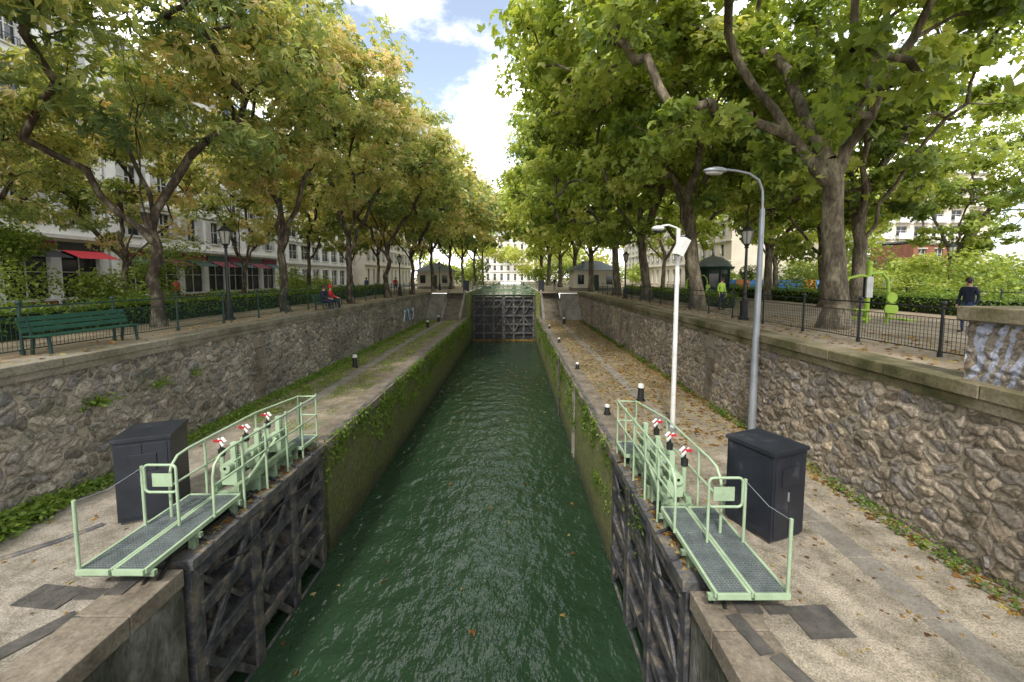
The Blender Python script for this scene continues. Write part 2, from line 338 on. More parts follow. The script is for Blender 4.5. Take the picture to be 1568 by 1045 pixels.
def make_tree(name,seed,H,fork,rx,ncl,lpc,ls,tmpl,tr,pal,bias,bark,clr=1.0,zb=None,lean=(0,0)):
    rng=np.random.default_rng(seed)
    zb=zb if zb is not None else fork+1.5
    cz=(H+zb)/2; rz=(H-zb)/2
    lobes=rng.normal(size=(9,3)); lobes/=np.linalg.norm(lobes,axis=1)[:,None]; la=rng.uniform(-.28,.25,9)
    C=[]
    while len(C)<ncl:
        d=rng.normal(size=3); d/=np.linalg.norm(d)
        k=.92+sum(la[i]*max(0,d@lobes[i])**3 for i in range(9))
        r=rng.uniform(.12,1)**.38*k
        p=np.array([d[0]*rx*r+lean[0]*(1+.5*d[2]),d[1]*rx*r+lean[1],cz+d[2]*rz*r])
        if d[2]<-.3 and rng.random()<.4: continue
        C.append(p)
    C=np.array(C)
    P=[];par=[];
    x=y=0
    nt_=7
    for i in range(nt_+1):
        P.append(np.array([x,y,fork*i/nt_])); par.append(i-1)
        x+=rng.normal()*.09+lean[0]*.03; y+=rng.normal()*.09
    top=nt_
    nl=5
    a0=rng.uniform(0,6)
    for k in range(nl):
        a=a0+k*2*math.pi/nl+rng.normal()*.25; cur=top-(k%3); d=np.array([math.cos(a),math.sin(a),1.2+rng.uniform(0,1.1)]) if k else np.array([.1,.1,2.])
        p=P[cur].copy(); Lr=rx*.55
        for j in range(6):
            dd=d+rng.normal(size=3)*.35; dd/=np.linalg.norm(dd); p=p+dd*Lr/4.2; d[2]*=.97
            P.append(p.copy()); par.append(cur); cur=len(P)-1
    order=np.argsort(np.linalg.norm(C-P[top],axis=1))
    ends=[]
    for ci in order:
        c=C[ci]; A=np.array(P[top:]); dist=np.linalg.norm(A-c,axis=1)+.6*np.maximum(0,A[:,2]-c[2]); j=int(np.argmin(dist))+top
        cur=j; s=P[j]; Ld=np.linalg.norm(c-s); ns=max(1,int(Ld/.7))
        for q in range(1,ns+1):
            t=q/ns; p=s+(c-s)*t+np.array([0,0,.12*Ld*math.sin(math.pi*t)])+(rng.normal(size=3)*.15 if q<ns else 0)
            P.append(p); par.append(cur); cur=len(P)-1
        ends.append(cur)
    n=len(P); cnt=np.zeros(n)
    for e in ends: cnt[e]+=1
    for i in range(n-1,0,-1): cnt[par[i]]+=cnt[i]
    cnt=np.maximum(cnt,.4); tot=cnt[0]
    rad=tr*(cnt/tot)**.54; rad=np.maximum(rad,.012)
    for i in range(nt_+1): rad[i]=tr*(1-.28*i/nt_)*(1.4 if i==0 else 1)
    V0=[];F0=[]
    for i in range(1,n):
        a=P[par[i]];b=P[i]; r1=rad[i]; r0=rad[par[i]] if i<=nt_ else min(rad[par[i]],rad[i]*1.35)
        ns=12 if i<=nt_ else (8 if r1>.08 else (5 if r1>.03 else 3))
        d=b-a; l=np.linalg.norm(d)
        if l<1e-5: continue
        d/=l; u=np.array([1,0,0]) if abs(d[0])<.8 else np.array([0,1,0]); xx=np.cross(d,u); xx/=np.linalg.norm(xx); yy=np.cross(d,xx)
        if i<=nt_: xx=np.array([1.,0,0]); yy=np.array([0,1.,0])
        o=len(V0)
        for cpt,rr in ((a,r0),(b+d*(r1*.3 if i>nt_ else 0),r1)):
            for k in range(ns):
                an=2*math.pi*k/ns; V0.append(cpt+(xx*math.cos(an)+yy*math.sin(an))*rr)
        for k in range(ns):
            k2=(k+1)%ns; F0.append((o+k,o+k2,o+ns+k2,o+ns+k))
    nL=ncl*lpc; ci=np.repeat(np.arange(ncl),lpc)
    g=rng.normal(size=(nL,3)); g/=np.linalg.norm(g,axis=1)[:,None]
    cr=clr*rng.uniform(.55,1.4,ncl)[ci]
    rr=rng.random(nL)**.42*cr
    off=g*rr[:,None]*np.array([1.1,1.1,.6])
    PP=C[ci]+off; PP[:,2]-=.10*(off[:,0]**2+off[:,1]**2)
    out=C-np.array([lean[0],lean[1],cz-rz*.3]); out/=np.linalg.norm(out,axis=1)[:,None]
    NN=rng.normal(size=(nL,3))*.6+np.array([0,0,.6])+out[ci]*.55+g*.35
    S=ls*rng.uniform(.55,1.25,nL)
    V1=leaf_arrays(PP,NN,S,tmpl,rng)
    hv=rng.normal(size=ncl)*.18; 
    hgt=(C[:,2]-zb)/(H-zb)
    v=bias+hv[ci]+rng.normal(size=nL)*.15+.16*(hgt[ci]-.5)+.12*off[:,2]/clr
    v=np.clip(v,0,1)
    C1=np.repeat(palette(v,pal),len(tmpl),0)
    return fast_mesh(name,np.array(V0),F0,None,V1,C1,[bark,M_leaf])
def put(me,name,x,y,rz=0,s=1,z=ZU,sz=None):
    o=bpy.data.objects.new(name,me); COL.objects.link(o); o.location=(x,y,z); o.rotation_euler=(0,0,rz); o.scale=(s,s,sz or s); return o

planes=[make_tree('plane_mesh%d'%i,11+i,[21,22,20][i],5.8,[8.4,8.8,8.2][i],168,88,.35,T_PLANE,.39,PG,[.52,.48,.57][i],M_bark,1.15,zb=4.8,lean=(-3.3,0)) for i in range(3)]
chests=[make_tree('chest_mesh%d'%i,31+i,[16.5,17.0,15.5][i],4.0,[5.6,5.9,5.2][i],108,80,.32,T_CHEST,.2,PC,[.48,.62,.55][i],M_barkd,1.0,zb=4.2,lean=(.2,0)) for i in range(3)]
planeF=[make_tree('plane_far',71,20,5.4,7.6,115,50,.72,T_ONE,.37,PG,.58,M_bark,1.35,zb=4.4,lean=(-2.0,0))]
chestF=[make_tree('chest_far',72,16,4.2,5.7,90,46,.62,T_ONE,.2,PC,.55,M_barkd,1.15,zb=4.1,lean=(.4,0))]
RZ=[.25,-.3,.1,.4,-.2,.3,-.4]
k=0
for (x,y,s) in [(12.8,5.0,.9),(11.2,14.6,1.0),(10.8,24.6,1.0),(10.6,33.5,.98),(10.4,42.5,.98),(9.6,52,1.0),(9.0,63,1.05),(8.4,76,1.15),(7.6,92,1.25),(7,108,1.4)]:
    put(planes[k%3] if y<45 else planeF[0],'plane_tree',x,y,RZ[k%7],s); k+=1
for (x,y,s) in [(15.6,19,.8),(20,33,.85),(20,48,.95),(29,28,.6),(36,46,.75),(18.5,25,.62),(25,40,.7),(22,62,.9)]:
    put(planes[k%3] if y<30 else planeF[0],'plane_tree',x,y,k*1.7,s); k+=1
k=0
for (x,y,s) in [(-13.6,7.2,1.0),(-12.8,15,1.0),(-11.8,21.6,1.05),(-11.1,28.5,1.12),(-10.9,36,1.1),(-10.7,44,1.12),(-10.2,53,1.2),(-9.6,63,1.25),(-9.2,76,1.3),(-8.6,91,1.45),(-8.2,108,1.6)]:
    put(chests[[2,0,1,1,0,2][k%6]] if y<45 else chestF[0],'chestnut_tree',x,y,RZ[k%7]*1.5,s); k+=1
for (x,y,s) in [(-18.5,20,.75),(-18,13,.6),(-18,28,.72),(-17.5,36,.9),(-17,44,.8),(-17,52,1),(-16,72,1.1)]:
    put(chestF[0] if y>30 else chests[k%3],'chestnut_tree',x,y,k*2.1,s); k+=1
rng=np.random.default_rng(5)
def leafcloud(name,centres,radii,n,ls,pal,bias=.5,core=False,tm=T_ONE,flatz=.75):
    n_each=n//len(centres); VV=[];CC=[]
    for c,r in zip(centres,radii):
        g=rng.normal(size=(n_each,3)); g/=np.linalg.norm(g,axis=1)[:,None]; rr=rng.random(n_each)**.4*r
        off=g*rr[:,None]*np.array([1,1,flatz]); PP=np.array(c)+off
        NN=rng.normal(size=(n_each,3))*.6+np.array([0,0,.7])+g*.5
        VV.append(leaf_arrays(PP,NN,ls*rng.uniform(.6,1.3,n_each),tm,rng))
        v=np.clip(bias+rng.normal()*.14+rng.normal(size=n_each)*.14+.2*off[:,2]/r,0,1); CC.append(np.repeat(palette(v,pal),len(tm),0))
    me=fast_mesh(name,np.zeros((0,3)),[],None,np.concatenate(VV),np.concatenate(CC),[M_leaf])
    o=bpy.data.objects.new(name,me); COL.objects.link(o); return o
cs=[];rs=[]
for i in range(90):
    cs.append((rng.uniform(-45,45),rng.uniform(125,170),rng.uniform(7,32))); rs.append(rng.uniform(3,5.5))
leafcloud('distant_trees',cs,rs,26000,1.1,PG,.75)
cs=[];rs=[]
for i in range(46):
    x=-24+i*1.25
    if -7<x<4: continue
    cs.append((x,rng.uniform(98,118),ZU+rng.uniform(1,4.5))); rs.append(rng.uniform(1.8,3.2))
leafcloud('distant_shrubs',cs,rs,11000,.6,PG,.4)
cs=[(rng.uniform(24,64),rng.uniform(50,57),ZU+rng.uniform(.8,3.6)) for i in range(34)]
leafcloud('park_shrubs',cs,[rng.uniform(1.4,2.6) for _ in cs],11000,.42,PG,.4)

# ------------------------------------------------------------ ground, water
g=MB()
def sheet(x0,y0,x1,y1,z,mat): g.quad((x0,y0,z),(x1,y0,z),(x1,y1,z),(x0,y1,z),mat)
FAR=3000
sheet(-FAR,-60,WL-.3,FAR,ZU,M_grav); sheet(WR+.3,-60,FAR,FAR,ZU,M_grav)
sheet(WL-.3,47,XL-.6,FAR,ZU,M_grav); sheet(XR+.6,47,WR+.3,FAR,ZU,M_grav); sheet(XL-.6,160,XR+.6,FAR,ZU,M_grav)
sheet(-FAR,-FAR,FAR,-60,ZU,M_grav)
sheet(-12,-60,10,60,-4.2,M_steel2)
g.obj('ground',fix=False)
q=MB(); q.b2((WL,-30,-1),(XL-.0-.6,47,0),M_quayL); q.obj('left_quay')
q=MB(); q.b2((XR+.6,-30,-1),(WR,47,0),M_quayR); q.obj('right_quay')
def coping(name,x0,x1,y0,y1,z0,z1,step,mat,gap=.008,jit=.004):
    mb=MB(); y=y0
    while y<y1-.05:
        l=min(step*random.uniform(.85,1.15),y1-y)
        dz=random.uniform(-jit,jit); dx=random.uniform(-jit,jit)
        mb.b2((x0+dx,y+gap/2,z0),(x1+dx,y+l-gap/2,z1+dz),mat); y+=l
    return mb.obj(name,bevel=.014)
GY0,GY1=5.75,10.8
w=MB()
for sgn,xe in ((-1,XL),(1,XR)):
    off=.45 if sgn<0 else 0
    back=xe+sgn*1.0
    w.b2((xe,-30,-4.2),(back,GY0+off,-.05),M_wetc)
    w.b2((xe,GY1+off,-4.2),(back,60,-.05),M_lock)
    w.b2((xe+sgn*.62,GY0+off,-4.2),(back,GY1+off,-.05),M_wetc)
w.obj('lock_wall')
w=MB()
for sgn,xe in ((-1,XL),(1,XR)):
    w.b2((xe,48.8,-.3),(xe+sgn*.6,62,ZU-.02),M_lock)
    w.b2((xe,62,-.3),(xe+sgn*.6,165,ZU-.02),M_capL)
w.obj('upper_lock_wall')
coping('left_lock_coping',XL-.72,XL+.04,11.25,48.8,-.25,.03,1.3,M_cop,gap=.016,jit=.008)
coping('left_lock_coping',XL-.72,XL+.04,-20,6.2,-.25,.03,1.3,M_cop,gap=.016)
coping('right_lock_coping',XR-.04,XR+.72,10.8,48.8,-.25,.03,1.3,M_cop,gap=.016,jit=.008)
coping('right_lock_coping',XR-.04,XR+.72,-20,5.75,-.25,.03,1.3,M_cop,gap=.016)
w=MB(); w.b2((XL-.18,11.4,.0),(XL-.04,48,.05),M_steel2); w.b2((XR+.04,11,.0),(XR+.18,48,.05),M_steel2); w.obj('fender_rail')
for nm,xx,na,mt,bk,sd in (('left_retaining_wall',WL,(1,0,0),M_rubL,-1,3),('right_retaining_wall',WR,(-1,0,0),M_rubR,1,4)):
    w=MB(); w.b2((xx+bk*.6,-30,-.5),(xx+bk*.005,47,ZU-.06),mt); o_=w.obj(nm)
    relief('face_near',(xx,-2,0),(0,1,0),na,24,-.05,ZU-.08,.028,mt,sd,o_)
    relief('face_far',(xx,22,0),(0,1,0),na,25,-.05,ZU-.08,.055,mt,sd+10,o_)
w=MB(); w.b2((WL,47,-.5),(-7.6,47.5,ZU-.06),M_capL); w.b2((5.2,47,-.5),(WR,47.5,ZU-.06),M_capL); w.obj('end_retaining_wall')
coping('left_wall_coping',WL-.62,WL+.10,-20,47.3,ZU-.06,ZU+.12,1.4,M_capL,gap=.014,jit=.008)
coping('right_wall_coping',WR-.12,WR+.62,-20,47.3,ZU-.10,ZU+.12,1.6,M_capR,gap=.014,jit=.008)
w=MB(); w.b2((WR-.078,-20,ZU-.28),(WR,47,ZU-.10),M_capR); w.b2((WL,-20,ZU-.2),(WL+.078,47,ZU-.06),M_capL); w.obj('wall_string_course')
w=MB()
for y in (15.2,28,38.5):
    for s_,xx in ((1,WL),(-1,WR)):
        z=0
        while z<2.3:
            wd=.34 if int(z/.4)%2 else .22
            w.b2((xx-.01*s_,y-wd,z+.004),(xx+.075*s_,y+wd,z+.385),M_cop); z+=.4
w.obj('wall_quoins',bevel=.008)
w=MB()
for kk in range(5):
    yy=35.2+kk*.75
    P=[(WL+.075,yy+.28*math.sin(t*2.1+kk)+.1*t,1.3+.5*math.cos(t*1.7+kk*2)) for t in np.linspace(0,3.4,12)]
    w.tube(P,.035,M_blue if kk%2 else M_white,5)
w.obj('wall_graffiti')
p=MB(); p.b2((WR+.16,-20,ZU+.12),(WR+1.0,6.75,ZU+1.08),M_rubG); o_=p.obj('stone_parapet')
relief('face',(WR+.155,0,0),(0,1,0),(-1,0,0),6.75,ZU+.12,ZU+1.08,.03,M_rubG,8,o_,hmax=.04)
relief('end_face',(WR+.16,6.75,0),(1,0,0),(0,1,0),.84,ZU+.12,ZU+1.08,.04,M_rubG,9,o_,hmax=.04)
coping('parapet_coping',WR+.03,WR+1.07,-20,6.86,ZU+1.08,ZU+1.3,2.2,M_capR)
coping('slab_strip',5.45,5.9,-2,9.6,-.1,.012,1.1,M_slab,jit=.003,gap=.02)
mb=MB(); 
for i in range(3): mb.b2((4.35+i*.37-.1,7.75-i*.02,-.1),(4.35+i*.37+.24,8.2,.013+i*.001),M_slab)
mb.obj('slab_strip',bevel=.01)
coping('slab_strip',-7.75,-7.35,12,46,-.1,.01,1.2,M_slab,jit=.003)
coping('slab_strip',4.6,5.0,12,46,-.1,.01,1.2,M_slab,jit=.003)
mb=MB(); 
for i,(x,y,sx,sy,rz) in enumerate([(4.05,5.22,.6,.52,.05),(3.62,5.42,.3,.16,.05),(3.22,5.5,.32,.36,0),(3.0,5.0,.2,.6,.2),(3.25,4.4,.2,.6,.35),(-6.65,5.65,.72,.4,-.1),(-6.05,5.7,.45,.2,0),(-5.75,5.85,.26,.4,.0),(-6.1,5.0,.24,.75,-.5),(-6.5,4.4,.24,.6,-.5)]):
    mb.box((x,y,.008+i*.0007+(.027 if (x<3.32 and x>0) or (x>-5.95 and x<0) else 0)),(sx,sy,.02),M_cover,rz=rz)
    if sx>.5 :
        for a in range(7):
            for b_ in range(5): mb.box((x-sx/2+(a+.5)*sx/7,y-sy/2+(b_+.5)*sy/5,.02+i*.0007),(.05,.02,.008),M_cover,rz=.8 if (a+b_)%2 else -.8)
mb.obj('trench_cover')
mb=MB(); mb.tube([(-9.2,5.9,.0),(-8.4,6.35,.004),(-7.9,6.9,.004),(-7.6,7.4,0)],.05,M_steel2,6); mb.obj('drain_channel')

def water(name,x0,x1,y0,y1,z,nx,ny,amp):
    r=np.random.default_rng(3); X,Y=np.meshgrid(np.linspace(x0,x1,nx),np.linspace(y0,y1,ny)); Z=np.zeros_like(X)+z
    for i in range(36):
        lam=r.uniform(.35,1.5); a=r.normal()*.9+math.pi/2; Z+=amp*lam/2.6*np.sin(2*math.pi/lam*(X*math.cos(a)+Y*math.sin(a))+r.uniform(0,6)+.8*np.sin(X*.9+Y*.5*r.uniform(-1,1)))
    V=np.stack([X,Y,Z],2).reshape(-1,3); idx=np.arange(nx*ny).reshape(ny,nx)
    F=np.stack([idx[:-1,:-1],idx[:-1,1:],idx[1:,1:],idx[1:,:-1]],2).reshape(-1,4)
    me=bpy.data.meshes.new(name); me.from_pydata(V.tolist(),[],F.tolist()); me.materials.append(M_water)
    me.polygons.foreach_set('use_smooth',[True]*len(F)); o=bpy.data.objects.new(name,me); COL.objects.link(o)
water('water',-6,3.4,-12,52.5,ZW,110,700,.0052)
mb=MB(); mb.quad((-5.8,53,1.9),(3.2,53,1.9),(3.2,160,1.9),(-5.8,160,1.9),M_water); mb.quad((-6,-60,ZW),(3.4,-60,ZW),(3.4,-12,ZW),(-6,-12,ZW),M_water); mb.obj('upper_basin_water',fix=False)

# ------------------------------------------------------------ stairs
for name,x0,x1 in (('left_stairs',-7.5,-5.9),('right_stairs',3.3,4.9)):
    mb=MB(); n=16
    for i in range(n):
        mb.b2((x0,44.2+i*.3,-.2 if i==0 else (i-.0)*.175-.02),(x1,49.2,(i+1)*.175),M_cop)
    for xx in (x0-.15,x1+.15):
        mb.add([(xx-.14,44,0),(xx+.14,44,0),(xx+.14,49.2,0),(xx-.14,49.2,0),(xx-.14,44,.35),(xx+.14,44,.35),(xx+.14,49.2,3.1),(xx-.14,49.2,3.1)],[(0,1,2,3),(4,5,6,7),(0,1,5,4),(1,2,6,5),(2,3,7,6),(3,0,4,7)],M_slab)
    mb.obj(name,bevel=.01)
    mb=MB(); xw=(x0-.3) if x0<0 else (x1+.3); xq=WL+.08 if x0<0 else WR-.08
    mb.add([(xw,45.5,0),(xq,43.5,0),(xq,46.9,ZU-.02),(xw,46.9,ZU-.02),(xw,46.9,0),(xq,46.9,0)],[(0,1,2,3),(0,3,4),(1,5,2),(3,2,5,4)],M_slab); mb.obj('stone_ramp')

# ------------------------------------------------------------ far gate
def fargate():
    mb=MB(); y=52.2; z0,z1=-3.4,2.3
    mb.b2((XL,y+.25,z0),(XR,y+.35,z1-.2),M_black)
    xs=np.linspace(XL+.15,XR-.15,7)
    for i,x in enumerate(xs): mb.b2((x-.11 if i!=3 else x-.2,y-.1,z0),(x+.11 if i!=3 else x+.2,y+.24,z1),M_steel)
    for z in (-2.4,-1.3,-.2,.9,1.7,z1): mb.b2((XL,y-.05,z-.1),(XR,y+.22,z+.1),M_steel)
    for i in range(6):
        a,b=xs[i],xs[i+1]
        for z in (-2.3,-.1):
            if (i)%2: a,b=b,a
            mb.beam((a,y-.12,z),(b,y-.12,z+2.1),.12,.12,M_steel)
    mb.b2((XL,y-.3,z1+.1),(XR,y+.6,z1+.16),M_gdirt)
    for yy in (y-.28,y+.58):
        for x in np.linspace(XL,XR,13): mb.tube([(x,yy,z1+.16),(x,yy,z1+1.2)],.035,M_gdirt,6)
        for z in (.4,.8,1.2): mb.tube([(XL,yy,z1+z),(XR,yy,z1+z)],.03,M_gdirt,6)
    for x in (-3.8,-2.6,0,1.2): 
        mb.b2((x-.25,y,z1+.16),(x+.25,y+.3,z1+1.2),M_gdirt); mb.tube([(x,y+.1,z1+1.2),(x,y+.1,z1+1.7)],.06,M_black,6)
    for x in (XL-.8,XR+.8): mb.b2((x-.35,y,ZU),(x+.35,y+.6,ZU+1.4),M_cab)
    mb.obj('upper_lock_gate')
    mb=MB()
    mb.b2((XL-.4,y+9,ZU-.3),(XR+.4,y+11,ZU+.0),M_gdirt)
    for yy in (y+9,y+11):
        for x in np.linspace(XL-.3,XR+.3,14): mb.tube([(x,yy,ZU),(x,yy,ZU+1.1)],.03,M_gdirt,6)
        for z in (.4,.75,1.1): mb.tube([(XL-.4,yy,ZU+z),(XR+.4,yy,ZU+z)],.025,M_gdirt,6)
    mb.obj('canal_footbridge')
fargate()

# ------------------------------------------------------------ lower gates
def gate(side):
    T=(lambda p:(p[0],p[1],p[2])) if side>0 else (lambda p:(-2.6-p[0],p[1]+.45,p[2]))
    e=empty('lower_lock_gate')
    mb=MB(T); zt=-.12
    mb.b2((3.0,5.95,-3.9),(3.06,10.5,zt),M_steel2)
    ys=[6.0,7.45,8.9,10.4]
    for i,y in enumerate(ys):
        w_=.13 if i in (0,3) else .07
        mb.b2((2.56,y-w_,-3.9),(2.99,y+w_,zt+.02),M_steel)
        if i in (1,2): mb.b2((2.5,y-.13,-3.9),(2.56,y+.13,zt+.0),M_steel)
    zs=[-3.3,-2.5,-1.7,-.9,-.2]
    for z in zs:
        mb.b2((2.6,6.05,z-.05),(2.98,10.35,z+.05),M_steel); mb.b2((2.53,6.05,z-.12),(2.595,10.35,z+.12),M_steel)
    for i in range(3):
        a,b=ys[i]+.1,ys[i+1]-.1
        mb.beam((2.57,a,-1.75),(2.57,b,-.3),.06,.13,M_steel); mb.beam((2.57,b,-3.3),(2.57,a,-1.85),.06,.13,M_steel)
        mb.beam((2.75,b,-1.7),(2.75,a,-.3),.05,.09,M_steel2)
        for k in range(5): 
            yy=a+(b-a)*(k+.5)/5; mb.b2((2.93,yy-.05,-3.5),(2.99,yy+.05,zt),M_steel2)
    mb.b2((2.5,5.85,zt+.03),(3.1,10.55,zt+.2),M_steel2)
    for k in range(6): mb.beam((2.5,6.3+k*.7,.1),(2.95,6.5+k*.7,.12),.05,.05,M_steel)
    mb.tube([(2.75,5.5,.02),(2.85,5.9,.16),(2.8,6.6,.14),(2.78,8,.13)],.035,M_black,6)
    mb.tube([(2.9,5.4,.02),(3.0,5.8,.12),(2.92,6.6,.12),(2.9,8,.12)],.03,M_black,6)
    mb.tube([(2.46,6.2,-.3),(2.44,7,-.55),(2.46,8.2,-.35),(2.46,9.6,-.5),(2.5,10.3,-.2)],.025,M_black,6)
    mb.obj('leaf',bevel=.01,parent=e)
    mb=MB(T); zp=.40
    def grating(x0,y0,x1,y1):
        for (a,b) in (((x0,y0),(x1,y0)),((x0,y1),(x1,y1))): mb.b2((a[0],a[1]-.02,zp-.06),(b[0],b[1]+.02,zp+.012),M_green)
        mb.b2((x0-.02,y0+.02,zp-.06),(x0+.02,y1-.02,zp+.012),M_green); mb.b2((x1-.02,y0+.02,zp-.06),(x1+.02,y1-.02,zp+.012),M_green)
        y=y0+.04
        while y<y1-.02: mb.b2((x0+.02,y,zp-.03),(x1-.02,y+.018,zp),M_grate); y+=.045
        x=x0+.04
        while x<x1-.02: mb.b2((x,y0+.02,zp-.028),(x+.016,y1-.02,zp-.003),M_grate); x+=.045
        mb.b2((x0+.03,y0+.03,zp-.045),(x1-.03,y1-.03,zp-.034),M_grate)
    grating(2.68,5.2,3.12,7.3); grating(3.17,5.2,3.64,7.3); grating(2.62,9.55,3.1,10.35)
    for y in (5.3,6.2,7.2): mb.b2((2.6,y-.03,zp-.14),(3.66,y+.03,zp-.062),M_gdirt)
    for y in (6.2,7.2,8.2,9.2,10.2): mb.b2((2.7,y-.05,.08),(2.8,y+.05,zp-.062),M_gdirt); mb.b2((2.98,y-.05,.08),(3.06,y+.05,zp-.062),M_gdirt)
    mb.obj('walkway',parent=e)
    mb=MB(T); r=.024; zt1=zp+1.05; zm=zp+.55
    xc=2.63
    for y in (7.35,8.1,8.9,9.6,10.35): mb.tube([(xc,y,zp-.3),(xc,y,zt1+.06)],r,M_green,8)
    mb.tube([(xc,10.35,zt1),(xc,7.0,zt1),(xc,6.75,zt1-.03),(xc,6.6,zt1-.15),(xc,6.55,zt1-.35),(xc,6.55,zp)],r,M_green,8)
    mb.tube([(xc,10.35,zm),(xc,6.55,zm)],r*.9,M_green,8)
    mb.tube([(xc,10.35,zt1),(3.08,10.35,zt1),(3.08,10.35,zp-.1)],r,M_green,8); mb.tube([(xc,10.35,zm),(3.08,10.35,zm)],r*.9,M_green,8)
    xi=3.38
    for y in (7.4,9.0,10.3): mb.tube([(xi if y<10 else 3.08,y,.05),(xi if y<10 else 3.08,y,zt1)],r,M_green,8)
    mb.tube([(3.08,10.35,zt1),(3.38,9.0,zt1),(xi,7.0,zt1),(xi,6.75,zt1-.03),(xi,6.6,zt1-.16),(xi,6.55,zt1-.35),(xi,6.55,zp)],r,M_green,8)
    mb.tube([(xi,9.0,zm),(xi,6.55,zm)],r*.9,M_green,8)
    for y in (5.22,6.3): mb.tube([(3.62,y,zp-.05),(3.62,y,zt1-.02)],r,M_green,8); 
    mb.tube([(3.62,5.22,zt1-.04),(3.62,5.7,zt1-.12),(3.62,6.3,zt1-.05)],.006,M_galv,5)
    def hoop(x0,x1,z0,z1,y):
        rr=.07; P=[]
        for (cx,cz,a0) in ((x1-rr,z1-rr,0),(x0+rr,z1-rr,90),(x0+rr,z0+rr,180),(x1-rr,z0+rr,270)):
            for k in range(4): a=R(a0+k*30); P.append((cx+rr*math.cos(a),y,cz+rr*math.sin(a)))
        P.append(P[0]); mb.tube(P,r*.9,M_green,8,cap=False)
    hoop(3.05,3.58,zp+.58,zt1,6.3); mb.b2((3.12,6.29,zp+.68),(3.45,6.31,zp+.9),M_green)
    mb.tube([(3.05,6.3,zp),(3.05,6.3,zp+.8)],r,M_green,8)
    mb.obj('railing',parent=e)
    mb=MB(T)
    for x in (2.78,3.2): mb.b2((x-.05,7.35,.42),(x+.05,9.5,.56),M_gdirt)
    for y in (7.4,8.0,8.6,9.2,9.5): mb.b2((2.72,y-.04,.12),(3.28,y+.04,.42),M_gdirt)
    for i,y in enumerate((7.6,8.35,9.15)):
        mb.b2((2.84,y-.13,.5),(3.14,y+.13,.78),M_green)
        mb.b2((2.9,y-.05,.3),(3.0,y+.05,1.32),M_green)
        for k in range(14): mb.b2((2.87,y-.04,.62+k*.05),(2.9,y+.04,.645+k*.05),M_gdirt)
        mb.tube([(3.02,y-.2,.86),(3.02,y+.2,.86)],.1,M_green,14); mb.tube([(3.02,y+.2,.86),(3.02,y+.24,.86)],.15,M_gdirt,16)
        mb.tube([(3.2,y,.56),(3.2,y,1.05)],.045,M_green,10)
        mb.tube([(3.2,y,1.05),(3.2,y,1.18)],.065,M_black,10); mb.tube([(3.2,y,1.18),(3.2,y,1.30)],.03,M_black,8)
        mb.beam((3.12,y-.07,1.26),(3.3,y+.05,1.36),.03,.05,M_white); mb.beam((3.15,y+.06,1.31),(3.3,y-.08,1.37),.025,.05,M_redp); mb.beam((3.1,y-.02,1.33),(3.2,y+.02,1.4),.05,.03,M_white)
    mb.tube([(3.02,7.4,.86),(3.02,9.4,.86)],.03,M_galv,8)
    mb.tube([(2.85,7.4,1.0),(2.85,9.5,1.0)],.022,M_green,8)
    mb.beam((2.75,7.5,.45),(2.75,8.7,.95),.05,.07,M_green); mb.beam((3.28,8.2,.45),(3.28,9.2,.9),.05,.07,M_green)
    mb.obj('winding_gear',bevel=.006,parent=e)
gate(1); gate(-1)

# ------------------------------------------------------------ cabinets
def cabinet(corner,rz,w,d,h):
    mb=MB(); Rm=Matrix.Rotation(rz,4,'Z'); T=Matrix.Translation(Vector(corner))@Rm
    mb.T=lambda p:T@Vector(p)
    mb.b2((0,0,.06),(w,d,h-.04),M_cab); mb.b2((.03,.03,0),(w-.03,d-.03,.06),M_steel)
    mb.b2((-.03,-.03,h-.04),(w+.03,d+.03,h+.03),M_cab)
    mb.b2((.05,-.012,.12),(w/2-.005,-.001,h-.1),M_cab); mb.b2((w/2+.005,-.012,.12),(w-.05,-.001,h-.1),M_cab)
    mb.b2((w*.25,-.03,h*.62),(w*.75,-.013,h*.82),M_cab); mb.b2((w/2-.05,-.03,h*.45),(w/2-.02,-.013,h*.55),M_galv)
    mb.b2((-.012,.05,.12),(-.001,d-.05,h-.1),M_cab)
    for k in range(5): mb.b2((-.02,.2,.25+k*.05),(-.013,d-.2,.27+k*.05),M_cab)
    mb.obj('electrical_cabinet',bevel=.012)
cabinet((4.37,6.8,0),R(22),.82,.92,1.6)
cabinet((-7.28,7.35,0),R(22),.85,.9,1.6)

# ------------------------------------------------------------ posts
def cctv_mast():
    mb=MB(); x,y=4.82,12.4
    mb.tube([(x,y,0),(x,y,.05)],.16,M_galv,14); mb.tube([(x,y,.05),(x,y,6.0)],[.075,.06],M_white,12)
    mb.tube([(x,y,5.8),(x-.05,y,6.02),(x-.3,y,6.1),(x-.5,y,6.07)],.03,M_white,8)
    mb.sph((x-.6,y,6.0),.17,M_white,14,8,(1.1,1,.5)); mb.sph((x-.6,y,5.93),.12,M_glass,12,6,(1,1,.6))
    Mx=Matrix.Rotation(R(25),3,'Y')@Matrix.Rotation(R(15),3,'Z')
    mb.box((x+.02,y-.2,5.45),(.2,.3,.52),M_white,M=Mx); mb.b2((x-.03,y-.2,5.35),(x+.03,y-.02,5.45),M_galv)
    mb.tube([(x,y,5.75),(x+.16,y-.1,5.8)],.02,M_galv,6)
    mb.obj('cctv_mast')
cctv_mast()
